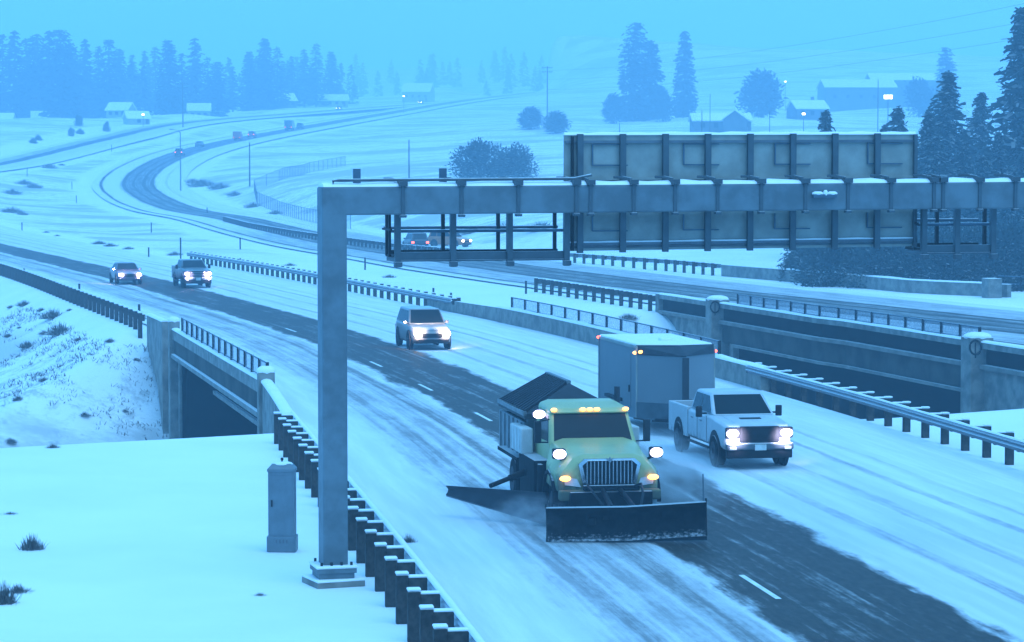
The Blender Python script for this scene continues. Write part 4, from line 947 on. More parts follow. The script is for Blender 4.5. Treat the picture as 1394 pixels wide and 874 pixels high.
def puff(label, c, sz, rz):
    m = MB(); m.ell((0, 0, 0), (1, 1, 1), 20, 12); o = m.build('snow_spray', sm); o.location = c; o.scale = sz; o.rotation_euler.z = rz; o['kind'] = 'stuff'; o['label'] = label; o['category'] = 'snow spray'
fw = Vector((math.sin(plw.rotation_euler.z), -math.cos(plw.rotation_euler.z), 0)); rw = Vector((math.cos(plw.rotation_euler.z), math.sin(plw.rotation_euler.z), 0))
puff('low cloud of blown snow trailing beside the left rear of the plow truck', plw.location + rw*2.4 - fw*8 + Vector((0, 0, .75)), (1.5, 6.5, 1.0), plw.rotation_euler.z)
puff('blown snow curling round the wing side of the plow truck', plw.location - rw*1.75 - fw*1.9 + Vector((0, 0, .35)), (1.0, 1.9, .55), plw.rotation_euler.z)
# ------------------------------------------------------------------ trees
def leaf_mesh(name, quads, m):
    V = np.array(quads, float).reshape(-1, 3); n = len(V) // 4
    me = bpy.data.meshes.new(name); me.vertices.add(len(V)); me.vertices.foreach_set('co', V.reshape(-1).astype(np.float32))
    me.loops.add(n*4); me.loops.foreach_set('vertex_index', np.arange(n*4, dtype=np.int32)); me.polygons.add(n); me.polygons.foreach_set('loop_start', (np.arange(n)*4).astype(np.int32))
    me.update(); me.materials.append(m); return me
def conifer_mesh(seed, m, whorls=34, per=9, seg=5, r=.17, power=.8, base=.10, droop=.25, leaf=.030, ragged=.35):
    """unit-height conifer: whorls of drooping branches, each a run of small needle sprays"""
    rg = np.random.RandomState(seed); Q = []
    for i in range(whorls):
        t = base + (1 - base) * (i + rg.uniform(-.3, .3)) / whorls; t = min(max(t, base), .995); k = (t - base) / (1 - base)
        R0 = r * (1 - k)**power * (1 if k > .12 else .7 + 2.5*k) + .006
        for j in range(max(4, int(per * (1 - .4*k)))):
            a = rg.uniform(0, 6.283); Lb = R0 * rg.uniform(1 - ragged, 1.08) * (1.15 if rg.rand() < .12 else 1)
            for s in range(seg):
                f = (s + rg.uniform(.3, 1)) / seg; rad = Lb * f; z = t - droop * Lb * f**1.4 + rg.normal(0, .006)
                c = np.array([rad*math.cos(a), rad*math.sin(a), z]) + rg.normal(0, .006, 3)
                sz = leaf * rg.uniform(.7, 1.5) * (1 - .45*k); d = np.array([math.cos(a + rg.normal(0, .5)), math.sin(a + rg.normal(0, .5)), -.25 + rg.normal(0, .35)]); d /= np.linalg.norm(d)
                u = np.cross(d, rg.normal(0, 1, 3)); u /= np.linalg.norm(u) + 1e-6
                Q.append([c - d*sz*.6 - u*sz*.30, c - d*sz*.6 + u*sz*.30, c + d*sz*.8 + u*sz*.22, c + d*sz*.8 - u*sz*.22])
    return leaf_mesh('crown', Q, m)
def bushy_mesh(seed, m, lobes, n=2600, leaf=.045):
    """round-headed evergreen: needle sprays over several uneven lobes (unit height)"""
    rg = np.random.RandomState(seed); Q = []
    for i in range(n):
        lx, ly, lz, rr, rz = lobes[rg.randint(len(lobes))]; d = rg.normal(0, 1, 3); d /= np.linalg.norm(d); q = rg.uniform(.25, 1)**.5 * (1 + .18*rg.normal())
        c = np.array([lx + d[0]*rr*q, ly + d[1]*rr*q, max(.02, lz + d[2]*rz*q)]); sz = leaf * rg.uniform(.6, 1.5)
        e = d + rg.normal(0, .5, 3) + np.array([0, 0, .4]); e /= np.linalg.norm(e); u = np.cross(e, rg.normal(0, 1, 3)); u /= np.linalg.norm(u) + 1e-6
        Q.append([c - e*sz*.5 - u*sz*.35, c - e*sz*.5 + u*sz*.35, c + e*sz*.9 + u*sz*.18, c + e*sz*.9 - u*sz*.18])
    return leaf_mesh('crown', Q, m)
def trunk_mesh(r, h=.96):
    m = MB(); m.tube([(0, 0, -.08), (0, 0, .02), (0.004, 0, .4), (-.003, .003, h)], [r*1.25, r, r*.65, r*.08], 8); o = m.build('trunk', M['bark'], smooth=60); me = o.data; bpy.data.objects.remove(o); return me
TRK = trunk_mesh(.014); TRK2 = trunk_mesh(.03, .7)
FARC = [conifer_mesh(s, M['needles_far'], 30, 9, 4, r, pw, bs, .25, .036) for s, r, pw, bs in ((1, .15, .55, .06), (2, .17, .7, .08), (3, .13, .6, .12), (4, .19, .8, .05), (5, .16, .45, .10))]
COLC = [conifer_mesh(s, M['needles_far'], 40, 16, 5, r, pw, .02, .12, .034, .22) for s, r, pw in ((6, .165, .26), (7, .15, .38))]
NEARC = [conifer_mesh(s, M['needles'], 46, 18, 7, r, pw, bs, dr, .028, .42) for s, r, pw, bs, dr in ((11, .23, .75, .03, .30), (12, .20, .7, .03, .28), (13, .27, .85, .03, .35), (14, .23, .62, .04, .25))]
def tree(name, label, px, ytop, Y, crown, trunk=TRK, wr=1.0, group=None, ybase=None, cat='tree'):
    d = ray(px, 300); x = d.x / d.y * Y; z = hgt(x, Y) - .1
    ht = at(px, ytop, Y).z - z
    o = thing(name, label, cat, (x, Y, z), random.random() * 6.28, group); o.scale = (ht * wr, ht * wr, ht)
    for nm, me_ in (('trunk', trunk), ('crown', crown)):
        c = bpy.data.objects.new(nm, me_); C.objects.link(c); adopt(c, o)
    return o
random.seed(4)
# right-hand grove behind the far roadway (base hidden by the barrier)
RG = 'conifers standing behind the far roadway at the right'
for (px, yt, Y, k, wr, lab) in [
    (1389, 8, 232, 0, 1.05, 'tallest dark conifer, cut by the right edge of the picture, with ragged layered branches'),
    (1288, 96, 246, 2, 1.25, 'broad dark conifer with a pointed top just right of the sign panel'),
    (1334, 124, 262, 1, 1.15, 'slender conifer between the broad one and the tallest one'),
    (1222, 146, 238, 3, 1.1, 'dark conifer whose round tip shows over the right end of the sign panel'),
    (1124, 151, 236, 3, 1.0, 'lone conifer whose blunt tip rises over the middle of the sign panel'),
    (1203, 168, 250, 1, .9, 'small conifer tip just left of the round tip over the sign panel'),
    (1262, 150, 226, 2, 1.1, 'dark conifer close against the right end of the sign panel'),
    (1312, 190, 224, 0, 1.1, 'low bushy conifer in front of the slender one'),
    (1358, 178, 218, 2, 1.0, 'low wide conifer at the foot of the tallest one'),
    (1190, 232, 222, 2, 1.25, 'dark conifer hidden behind the beam and under the right half of the sign'),
    (1236, 250, 214, 0, 1.2, 'dark conifer seen between sign and right walkway'),
    (1092, 262, 220, 2, 1.3, 'dark conifer seen under the middle of the sign panel'),
    (1142, 255, 216, 1, 1.4, 'dark conifer seen under the sign, right of its middle'),
    (1290, 262, 206, 3, 1.3, 'dark conifer seen through the right walkway frame'),
    (1420, 60, 246, 1, 1.0, 'dark conifer just beyond the right edge of the picture'),
    (1440, 200, 215, 2, 1.0, 'lower dark conifer just beyond the right edge of the picture'),
    (1272, 182, 214, 3, 1.3, 'low dense conifer at the front of the grove, touching the right end of the sign'), (1338, 210, 212, 2, 1.5, 'lowest wide conifer at the front of the grove, right of the walkway'), (1378, 232, 210, 3, 1.5, 'low wide conifer at the front of the grove under the tallest tree')]:
    tree('pine_tree', lab, px, yt, Y, NEARC[k], TRK, wr, RG)
# dark brush under the grove
def brush_mesh(seed, n=800, m='twigs', leaf=.11, h=1.0):
    rg = np.random.RandomState(seed); Q = []
    for i in range(n):
        a = rg.uniform(0, 6.28); r_ = rg.uniform(0, .5)**.8; c = np.array([r_*math.cos(a), r_*math.sin(a), 0]); tip = c * rg.uniform(.8, 1.5) + np.array([rg.normal(0, .14), rg.normal(0, .14), h*rg.uniform(.1, 1)**1.3*(1 - .9*r_)])
        u = np.cross(tip - c, rg.normal(0, 1, 3)); u /= np.linalg.norm(u) + 1e-6; w_ = leaf * .12 * rg.uniform(.5, 1.3)
        mid = (c + tip)/2 + rg.normal(0, .03, 3)
        Q.append([c - u*w_, c + u*w_, mid + u*w_*.9, mid - u*w_*.9]); Q.append([mid - u*w_*.9, mid + u*w_*.9, tip + u*w_*.2, tip - u*w_*.2])
    return leaf_mesh('foliage', Q, M[m])
BR = [brush_mesh(s) for s in (1, 2, 3)]; BRD = [brush_mesh(s, 700, 'needles', .3) for s in (4, 5)]
def shrub(label, px, py, size, k, h=None, group=None, p=None, name='shrub', mesh=None):
    p = p or hit(px, py)
    o = bpy.data.objects.new(name, mesh or BR[k % 3]); C.objects.link(o); o.location = (p.x, p.y, p.z - .04); o.scale = (size, size, h or size * .8); o.rotation_euler.z = random.random() * 6
    return tag(o, label, 'shrub', group)
THK = [bushy_mesh(s, M['needles'], [(0, 0, .3, .5, .45), (-.35, .1, .25, .4, .4), (.4, 0, .3, .4, .5), (.1, .1, .6, .3, .3), (-.2, 0, .5, .3, .35)], 7000, .030) for s in (31, 32)]
GB = 'dark brush under the conifers behind the far barrier'
for i, (px, Y, s_, h_) in enumerate([(1088, 198, 2.6, 2.4), (1112, 194, 3.4, 3.4), (1150, 190, 5, 5), (1195, 188, 5, 4.4), (1240, 186, 5, 5), (1285, 184, 5, 4.6), (1330, 182, 5, 5), (1375, 182, 5, 5.4), (1415, 182, 5, 5)]):
    d = ray(px, 300); x = d.x/d.y*Y
    shrub(['dark brush at the left end of the thicket under the sign, beside bare snow', 'dark brush under the sign, second clump from the snow patch', 'dark brush behind the barrier, third clump from the snow patch', 'dark brush behind the barrier under the right half of the sign',
           'dark brush behind the barrier under the right end of the sign', 'dark brush seen through the left bay of the right walkway', 'dark brush seen through the right bay of the right walkway', 'dark brush above the barrier end post at the right edge', 'dark brush beyond the right edge, past the barrier end post'][i], 0, 0, s_, 0, h_, GB, Vector((x, Y, hgt(x, Y))), mesh=THK[i % 2])
# twin junipers in the middle
L1 = [(0, 0, .30, .48, .34), (0, 0, .14, .46, .22), (-.18, .1, .52, .32, .36), (.2, 0, .5, .28, .3), (.02, -.1, .72, .2, .26)]
BU = [bushy_mesh(21, M['juniper'], L1, 6000, .032), bushy_mesh(22, M['juniper'], [(0, 0, .3, .5, .36), (0, 0, .14, .46, .22), (.15, 0, .6, .28, .36), (-.22, 0, .5, .3, .32), (.3, .1, .42, .26, .3)], 6000, .032),
      bushy_mesh(23, M['needles_far'], [(0, 0, .5, .32, .5), (.05, 0, .7, .22, .28), (-.1, .1, .4, .3, .34)])]
tree('pine_tree', 'left one of two round grey-green pines standing alone above the gantry beam', 653, 189, 400, BU[0], TRK2, 1.45, 'twin round pines')
tree('pine_tree', 'right one of two round grey-green pines standing alone above the gantry beam', 700, 194, 403, BU[1], TRK2, 1.4, 'twin round pines')
MG = 'hazy tall trees in mid distance'
for (px, yt, Y, me_, wr, lab, tk) in [
    (864, 30, 920, COLC[0], 1.15, 'tall hazy conifer, taller of the pair left of the isolated one', TRK), (886, 54, 928, COLC[1], 1.25, 'hazy conifer leaning against the right side of a taller one', TRK),
    (931, 42, 940, COLC[1], 1.0, 'tall narrow hazy conifer standing alone right of a close pair', TRK), (834, 128, 900, BU[2], 1.1, 'low bushy tree at the left foot of the tall hazy pair', TRK2), (902, 120, 910, BU[2], .8, 'low bushy tree between the hazy pair and the isolated conifer', TRK2),
    (1037, 97, 900, BU[2], 1.35, 'round hazy tree standing alone on the snow beyond the sign panel', TRK2), (1286, 64, 900, COLC[0], 1.1, 'pale hazy conifer rising behind the broad dark one at the right', TRK), (1250, 108, 880, BU[2], 1.2, 'pale hazy bushy tree behind the round dark tip at the right', TRK2),
    (722, 146, 760, BU[2], 1.7, 'hazy low bush beside the far utility pole, left of it', TRK2), (756, 152, 740, BU[2], 1.8, 'hazy low bush beside the far utility pole, right of it', TRK2)]:
    tree('tree', lab, px, yt, Y, me_, tk, wr, MG)
def behind_road(px, Y):
    q = [(project(p)[0], p[1]) for p in NEAR if p[1] > 560]; return max(Y, float(np.interp(px, [a for a, b in q], [b for a, b in q])) + 90 + (Y % 70))
def project(p):
    dx, dy, dz = p[0], p[1], p[2] - CAM_H; dep = dy*ct - dz*st_; return 697 + F_PX*dx/dep, 437 - F_PX*(dy*st_ + dz*ct)/dep
# left-hand tree row in the haze
LGp = 'hazy conifers behind the houses on the left'
left = [(-14, 44, 830, 0), (6, 46, 860, 1), (22, 40, 840, 2), (38, 50, 870, 0), (53, 46, 850, 3), (70, 41, 840, 1), (84, 40, 815, 3), (98, 58, 845, 4), (118, 52, 880, 2), (136, 62, 890, 1), (150, 51, 860, 0), (164, 66, 900, 4),
        (182, 74, 960, 1), (199, 68, 980, 2), (213, 62, 970, 0), (231, 54, 960, 4), (249, 72, 1000, 1), (267, 50, 905, 2), (284, 76, 960, 0), (297, 84, 800, 3), (318, 90, 820, 1), (340, 70, 900, 4), (362, 52, 800, 4), (379, 62, 860, 0), (398, 76, 940, 1), (415, 66, 960, 2), (431, 57, 950, 0), (452, 70, 1000, 4)]
words = ['at the left edge of the picture', 'second from the left edge', 'with a thin tip, third from the left edge', 'lower one, left of a twin-topped clump', 'in the left clump, with a broad crown', 'with a sharp tip in the left clump', 'largest and darkest in the left clump', 'lower, at the right shoulder of the left clump',
         'thin one after the first gap in the row', 'short one left of a pointed tall one', 'pointed tall one above the pale roofs', 'short one right of the pointed tall one', 'faint short one before the middle gap', 'faint one with a narrow crown in the middle gap', 'faint taller one in the middle gap', 'faint tall one left of the utility pole',
         'low one right behind the utility pole', 'tall pointed one right of the utility pole', 'faint one right of the tall pointed one', 'dark short one left of the dark wide one', 'dark low one touching the dark wide one', 'faint one behind the dark wide one', 'dark wide round-topped one near the roadway', 'thin one at the right side of the dark wide one', 'faint low one in the right part of the row', 'faint thin one in the right part of the row', 'faint tallest one in the right part of the row', 'last faint one at the right end of the row']
for (px, yt, Y, k), wd_ in zip(left, words):
    tree('pine_tree', 'hazy conifer ' + wd_, px, yt, behind_road(px, Y) if px > 215 else Y * 1.18, COLC[k - 3] if k > 2 else FARC[k], TRK, 1.2 if k in (3, 4) else 1.4, LGp)
# the wood behind, one grey mass
rg = np.random.RandomState(8); Q = []
for i in range(100):
    px = rg.uniform(-60, 480) if i < 66 else rg.uniform(480, 740); Y = rg.uniform(1000, 1300) if px < 200 else rg.uniform(1280, 1500) if i < 66 else rg.uniform(1700, 2200); d = ray(px, 300); x = d.x/d.y*Y; z = hgt(x, Y)
    ht = (rg.uniform(14, 25) if i < 66 else rg.uniform(16, 28)); 
    for j in range(170):
        t = rg.uniform(.02, 1); rr = ht*.19*(1-t)**.6*math.sqrt(rg.rand()); a = rg.uniform(0, 6.28); c = np.array([x + rr*math.cos(a), Y + rr*math.sin(a), z + ht*t]); sz = ht*.05*rg.uniform(.7, 1.4)*(1-.4*t)
        e = np.array([math.cos(a), math.sin(a), -.3]) + rg.normal(0, .3, 3); u = np.cross(e, rg.normal(0, 1, 3)); u /= np.linalg.norm(u)
        Q.append([c - e*sz - u*sz*.5, c - e*sz + u*sz*.5, c + e*sz + u*sz*.4, c + e*sz - u*sz*.4])
wm = leaf_mesh('distant_wood', Q, M['needles_far']); o = bpy.data.objects.new('distant_wood', wm); C.objects.link(o)
tag(o, 'far wood of conifers fading into the haze behind the houses', 'wood', kind='stuff')
# small young trees on the snow at the left
for (px, py, h_, lab) in [(107, 172, 3.4, 'young dark bush with a tuft on top above the upper roadway, left'), (97, 186, 2.4, 'low dark bush in front of the tufted one'), (109, 183, 2.0, 'small pointed bush right of the low dark one'), (145, 180, 3.0, 'rounded young pine near the upper roadway'), (45, 195, 1.8, 'tiny dark bush near the upper roadway at far left'), (52, 192, 1.9, 'tiny bush right beside another at far left')]:
    p = hit(px, py); shrub(lab, px, py, h_ * .8, 0, h_, 'young bushes by the upper roadway', p, mesh=BU[0] if h_ > 2.2 else BRD[0])
# brush and grass tufts
GT = 'brush on the snowy bank below the left guardrail'
for i, (px, py, s_, lab) in enumerate([(72, 433, 1.5, 'dark brush clump on the bank, upper of the two biggest'), (82, 455, 1.7, 'dark brush clump on the bank, lower of the two biggest'), (33, 418, 1.0, 'small brush tuft high on the bank near the left edge'), (37, 474, 1.0, 'small brush tuft low on the bank'), (11, 459, .9, 'small brush tuft at the left edge of the bank'),
     (27, 448, .5, 'tiny tuft between the left-edge tuft and the biggest clumps'), (95, 423, .6, 'tiny tuft on clean snow just below the guardrail'), (107, 466, .7, 'pale tuft right below the biggest clumps'), (60, 460, .9, 'brush tuft just left of the lower biggest clump'), (56, 425, .9, 'pale brush left of the upper biggest clump'),
     (15, 420, .8, 'pale tuft high on the bank at the left edge'), (115, 583, .8, 'tuft near the foot of the bank, close to the crest'), (72, 610, .6, 'grass tuft poking over the foreground crest'), (14, 607, .9, 'grass tuft poking over the foreground crest at the left edge'), (150, 470, .8, 'pale tuft midway between clumps and bridge'),
     (185, 500, .5, 'tiny tuft near the bridge wall, upper'), (170, 560, .5, 'tiny tuft near the bridge wall, lower'), (60, 520, .8, 'pale tuft on the lower bank'), (25, 545, .9, 'pale tuft low on the bank at the left edge'), ]):
    shrub(lab, px, py, s_ * (.8 if s_ > .9 else .55), i, s_ * (.5 if s_ > .9 else .35), GT)
rg = np.random.RandomState(17); Q = []; XYs = []
for i in range(9000):
    Y = rg.uniform(84, 175); px = rg.uniform(-20, 235); d = ray(px, 300); XYs.append((d.x/d.y*Y, Y))
XYs = np.array(XYs); zz_, dd_, un_, uf_ = terrain(XYs); cl = vnoise(XYs[:, 0]*.55, XYs[:, 1]*.55, 31) + .5*vnoise(XYs[:, 0]*1.7, XYs[:, 1]*1.7, 33)
for (x, Y), z, dp_, c_ in zip(XYs, zz_, dd_, cl):
    if dp_ < .6 or c_ < -.05: continue
    for j in range(3):
        b_ = np.array([x + rg.normal(0, .12), Y + rg.normal(0, .12), z - .02]); h_ = rg.uniform(.05, .20); t_ = b_ + np.array([rg.normal(0, .10), rg.normal(0, .10), h_]); u = np.array([rg.uniform(.01, .025), rg.normal(0, .01), 0])
        Q.append([b_ - u, b_ + u, t_ + u*.3, t_ - u*.3])
so = bpy.data.objects.new('dry_grass', leaf_mesh('dry_grass', Q, M['twigs'])); C.objects.link(so); tag(so, 'sparse dry grass stems poking through the snow on the bank', 'grass', kind='stuff')
FGp = 'shrubs in the foreground snow'
shrub('snow-dusted round shrub in the foreground snow at the left', 43, 750, .42, 0, .45, FGp); shrub('dark bare twigs rising from the snow at the left edge', 4, 822, .42, 1, .55, FGp); shrub('low dark shrub lying right beside the bare twigs', 24, 810, .40, 2, .25, FGp)
shrub('small dry weed in the snow below the cabinet', 354, 812, .22, 0, .12, FGp); shrub('faint pale weeds at the left edge under thick snow', 14, 702, .35, 1, .12, FGp); shrub('grass clump caught between two guardrail posts', 556, 742, .28, 2, .35, FGp)
MGp = 'brush on the field between the roadways'
for i, (px, py, s_, lab) in enumerate([(67, 230, 3.6, 'dark brush patch highest on the left field'), (84, 226, 1.6, 'small brush spot right of the highest patch'), (33, 252, 3.4, 'dark brush patch, upper left of a close pair'), (46, 257, 3.2, 'dark brush patch, right one of a close pair'), (16, 264, 3.6, 'dark brush patch at the left edge of the field'), (16, 290, 3.4, 'lowest dark brush patch at the left edge of the field'), (30, 293, 1.8, 'small brush right of the lowest patch'),
      (275, 254, 5.5, 'long dark brush along the ditch under the light pole'), (300, 258, 4.5, 'dark brush along the ditch in front of the fence corner'), (262, 249, 3.5, 'dark brush at the left end of the ditch'), (320, 268, 3.0, 'pale brush below the fence corner'), (345, 282, 3.0, 'pale brush along the foot of the fence'), (375, 292, 2.6, 'pale brush between fence and guardrail'),
      (135, 333, 1.6, 'low brush line in the median snow'), (150, 336, 1.5, 'low brush right of the median brush line'), (175, 340, 1.2, 'small tuft near a marker post in the median'), (238, 348, 1.5, 'brush at the start of the median guardrail'), (63, 317, .9, 'tiny tuft in the median snow at the left'), (78, 322, .8, 'tiny tuft right of another in the median snow'),
      (640, 318, 3.0, 'brush on the slope seen through the walkway, left one of three'), (690, 316, 3.4, 'brush on the slope seen through the walkway, middle one of three'), (738, 314, 3.2, 'brush on the slope seen through the walkway, right one of three'), (530, 378, 1.0, 'pale brush behind the median guardrail'), (395, 362, 1.0, 'pale brush behind the guardrail left of the column'), (855, 437, 1.2, 'low brush on the snow beside the farther bridge')]):
    shrub(lab, px, py, s_ * .8, i, s_ * .35, MGp)

# ------------------------------------------------------------------ houses far behind
def house(label, px, py, Y, wd, dp, hw, hr_, walls='house_wall', rz=0, chimney=True, cat='house', name='house', wins=3):
    if 215 < px < 700: Y = behind_road(px, Y)
    d = ray(px, 300); x = d.x/d.y*Y; z = hgt(x, Y); root = thing(name, label, cat, (x, Y, z), rz, 'buildings in the haze')
    m = MB(); m.box((0, 0, hw/2 - .5), (wd, dp, hw + 1)); m.loft([[(-wd/2, -dp/2, hw), (-wd/2, dp/2, hw), (-wd/2, 0, hw + hr_ - .05)], [(wd/2, -dp/2, hw), (wd/2, dp/2, hw), (wd/2, 0, hw + hr_ - .05)]]); m.build('wall', M[walls], root)
    e = .5; m = MB(); m.slab([(-wd/2-e, -dp/2-e, hw-.15), (wd/2+e, -dp/2-e, hw-.15), (wd/2+e, 0, hw+hr_+.12), (-wd/2-e, 0, hw+hr_+.12)], .25); m.slab([(wd/2+e, dp/2+e, hw-.15), (-wd/2-e, dp/2+e, hw-.15), (-wd/2-e, 0, hw+hr_+.12), (wd/2+e, 0, hw+hr_+.12)], .25)
    rf_ = m.build('roof', M['snowcap'], root)
    if chimney: k = MB(); k.box((wd*.2, dp*.1, hw + hr_ + .3), (.8, .8, 1.6)); k.build('chimney', M['house_wall'], rf_)
    for i in range(wins):
        k = MB(); xx = -wd/2 + wd*(i + .7)/(wins + .4); k.box((xx, -dp/2 - .03, hw*.55), (1.2, .1, 1.2)); k.build('window', M['glass'], root)
    k = MB(); k.box((wd*.38, -dp/2 - .03, 1.05), (1.0, .1, 2.1)); k.build('door', M['bark'], root)
    return root
house('small house with a bright snowy roof at the far left edge', 8, 148, 960, 6, 6, 2.2, 2.4)
house('house with a snowy roof among the left trees', 60, 140, 980, 8, 7, 2.6, 2.6, rz=.2)
house('pale house with a snowy roof beside the upper roadway', 166, 156, 930, 8, 7, 2.8, 2.6, 'house_pale', -.3)
house('low outbuilding with a sloping snowy roof right of the pale house', 187, 157, 845, 7, 6, 2.0, 2.2, 'house_pale', .4, False, 'shed', 'shed', 1)
house('two-storey house with a snowy roof behind the utility pole', 272, 138, 930, 8, 8, 3.6, 2.6, 'house_pale', .1)
house('small shed with a snowy roof below the dark trees', 290, 152, 880, 8, 6, 2.2, 1.6, 'house_wall', 0, False, 'shed', 'shed', 1)
house('house with a snowy roof right of the dark wide tree', 386, 150, 930, 9, 8, 3.2, 3.0, 'house_wall', .5)
house('long low building with a snowy roof above the roadway, left of the column line', 454, 143, 1060, 13, 9, 2.8, 2.6, 'house_pale', .1, False, 'barn', 'barn', 4)
house('tall pale building with a broad snowy roof at the roadway bend', 570, 138, 1150, 15, 12, 5.5, 4.5, 'house_pale', -.2, False, 'building', 'building', 4)
house('long dark low building with a snowy roof beyond the sign panel', 980, 172, 700, 15, 9, 3.2, 1.8, 'house_wall', .05, False, 'barn', 'barn', 4)
house('small gabled annex at the right part of the long dark building', 1001, 172, 695, 5.2, 6, 3.4, 2.3, 'house_wall', 1.4, False, 'shed', 'shed', 1)
house('large dark building with a stepped roof in the haze at the right', 1165, 168, 1050, 28, 15, 8.5, 3.0, 'house_wall', .1, False, 'building', 'building', 5)
house('wide dark shop building right of the large one, behind the lit sign', 1225, 168, 1060, 26, 15, 10.5, 2.6, 'house_wall', .05, False, 'building', 'building', 5)
house('small house with a snowy roof between the round tree and the large dark building', 1098, 142, 800, 10, 8, 3.2, 2.4, 'house_wall', .3)

# ------------------------------------------------------------------ poles, lamps, wires, markers
def pole(name, label, px, py, ytop, Y=None, r=.12, kind='plain', mat_='pole_wood', cat='pole', group='poles along the roads'):
    if Y is None: p = hit(px, py)
    else: d = ray(px, 300); x = d.x/d.y*Y; p = Vector((x, Y, hgt(x, Y)))
    ht = at(px, ytop, p.y).z - p.z; root = thing(name, label, cat, p, 0, group)
    m = MB(); m.tube([(0, 0, -.4), (0, 0, ht)], [r, r * .65], 10); m.build('post', M[mat_], root, smooth=50)
    if kind == 'light':
        k = MB(); k.tube([(0, 0, ht - .3), (-.3, 0, ht + .3), (-1.4, -.3, ht + .55)], .05, 6); k.build('arm', M[mat_], root, smooth=60)
        k = MB(); k.ell((-1.7, -.35, ht + .52), (.42, .16, .1), 10, 6); k.build('lamp_head', M['galv_pole'], root, smooth=60)
    if kind == 'utility':
        for z_ in (ht - .5, ht - 1.7):
            k = MB(); k.box((0, 0, z_), (3.0, .14, .16)); a_ = k.build('crossarm', M[mat_], root)
            for x_ in (-1.35, -.5, .5, 1.35): q = MB(); q.cyl((x_, 0, z_ + .2), .06, .25); q.build('insulator', M['glass'], a_)
    if kind == 'lit':
        k = MB(); k.ell((0, -.2, ht), (.45, .3, .3), 10, 6); k.build('lamp_head', M['lamp_far'], root, smooth=60)
    return root, ht
pole('street_lamp', 'grey street lamp with a bent arm beside the curve of the far roadway', 246, 262, 180, None, .14, 'light', 'galv_pole', 'street lamp')
pole('wooden_pole', 'plain wooden pole near the fence corner', 340, 255, 194, None, .16)
pole('wooden_pole', 'plain pole seen above the beam between the two sensor boxes', 557, 246, 190, 400, .13)
pole('utility_pole', 'hazy utility pole with crossarms above the upper roadway at the left', 250, 166, 112, 800, .22, 'utility', 'pole_wood', 'utility pole')
up1, uh1 = pole('utility_pole', 'hazy tall utility pole alone in the middle distance', 745, 176, 90, 780, .24, 'utility', 'pole_wood', 'utility pole')
pole('wooden_pole', 'thin hazy pole just above the second sign post', 843, 190, 168, 520, .1); pole('wooden_pole', 'thin hazy pole just above the fourth sign post', 955, 190, 150, 520, .12); pole('wooden_pole', 'thin hazy pole beyond the sign panel near its middle', 1047, 190, 152, 560, .1)
pole('wooden_pole', 'thin hazy pole on the dark building at the right', 1194, 160, 108, 640, .14); pole('wooden_pole', 'thin hazy pole right of the isolated narrow conifer', 966, 180, 128, 600, .1)
pole('street_lamp', 'lit street lamp beside the tall pale building', 550, 140, 131, 1080, .14, 'lit', 'galv_pole', 'street lamp', 'lit street lamps'); pole('street_lamp', 'lit street lamp by the houses at the left', 196, 166, 156, 800, .12, 'lit', 'galv_pole', 'street lamp', 'lit street lamps')
pole('street_lamp', 'lit street lamp in the haze just above the sign panel', 1093, 168, 155, 620, .12, 'lit', 'galv_pole', 'street lamp', 'lit street lamps'); pole('street_lamp', 'faint lit street lamp far off above the sign panel', 1068, 125, 111, 1000, .14, 'lit', 'galv_pole', 'street lamp', 'lit street lamps')
d = ray(1209, 132); p = Vector((d.x/d.y*600, 600, hgt(d.x/d.y*600, 600))); zz = at(1209, 132, 600).z
ls = thing('lit_sign', 'bright yellow-white lit sign on a post in the haze at the right', 'sign', p); k = MB(); k.tube([(0, 0, 0), (0, 0, zz - p.z - .4)], .12, 8); k.build('post', M['galv_pole'], ls); k = MB(); k.box((0, 0, zz - p.z), (2.0, .3, 1.0)); k.build('sign_face', emit('sign_light', (1, .95, .55), 4), ls, bevel=.1)
k = MB(); k.box((0, .02, zz - p.z), (2.16, .26, 1.14)); k.build('sign_frame', M['black'], ls)
# power lines sagging across the upper right
def wire(label, p0, p1, sag):
    P = [Vector(p0).lerp(Vector(p1), t) - Vector((0, 0, sag * 4 * t * (1-t))) for t in np.linspace(0, 1, 40)]
    m = MB(); m.tube(P, .022, 5); return tag(m.build('power_line', M['black'], smooth=60), label, 'power line', 'power lines at the upper right')
for (a0_, a1_, lab) in [((745, 96, 780), (1700, -60, 330), 'thin power line, uppermost of the lines across the upper right sky'), ((745, 108, 780), (1750, -38, 330), 'thin power line, middle one of the lines across the upper right sky'), ((745, 122, 780), (1800, -20, 330), 'thin power line, lowest of the lines across the upper right sky')]:
    wire(lab, at(*a0_), at(*a1_), 3.0)
DG = 'roadside marker posts'
proto = None
marks = [(30, 314, 11, 'in the median snow at the far left'), (206, 317, 14, 'in the median, back one of two above the saloon car'), (202.5, 352, 15, 'in the median, front one just right of the saloon car'), (246, 353, 29, 'at the start of the median guardrail'), (327, 340, 16, 'in the median, back one of two above the guardrail'), (327, 361, 9, 'just behind the median guardrail'), (497, 368, 17, 'in the median right of the column'), (590, 403, 10, 'behind the median guardrail, left of a close pair'), (614, 409, 10, 'behind the median guardrail, right of a close pair'), (716, 401, 18, 'in the median beside the end of the bridge rail'),
         (33, 383, 17, 'on the left guardrail near the left edge'), (108, 397, 10, 'on the left guardrail midway'), (189.5, 428, 13, 'on the left guardrail near the bridge'), (37, 240, 10, 'on the field above the brush patches'), (152, 207, 9, 'on the field below the upper roadway'), (104, 276, 10, 'on the field left of the far curve'), (282, 292, 9, 'on the shoulder inside the far curve'), (98, 258, 10, 'on the field beside the far curve')]
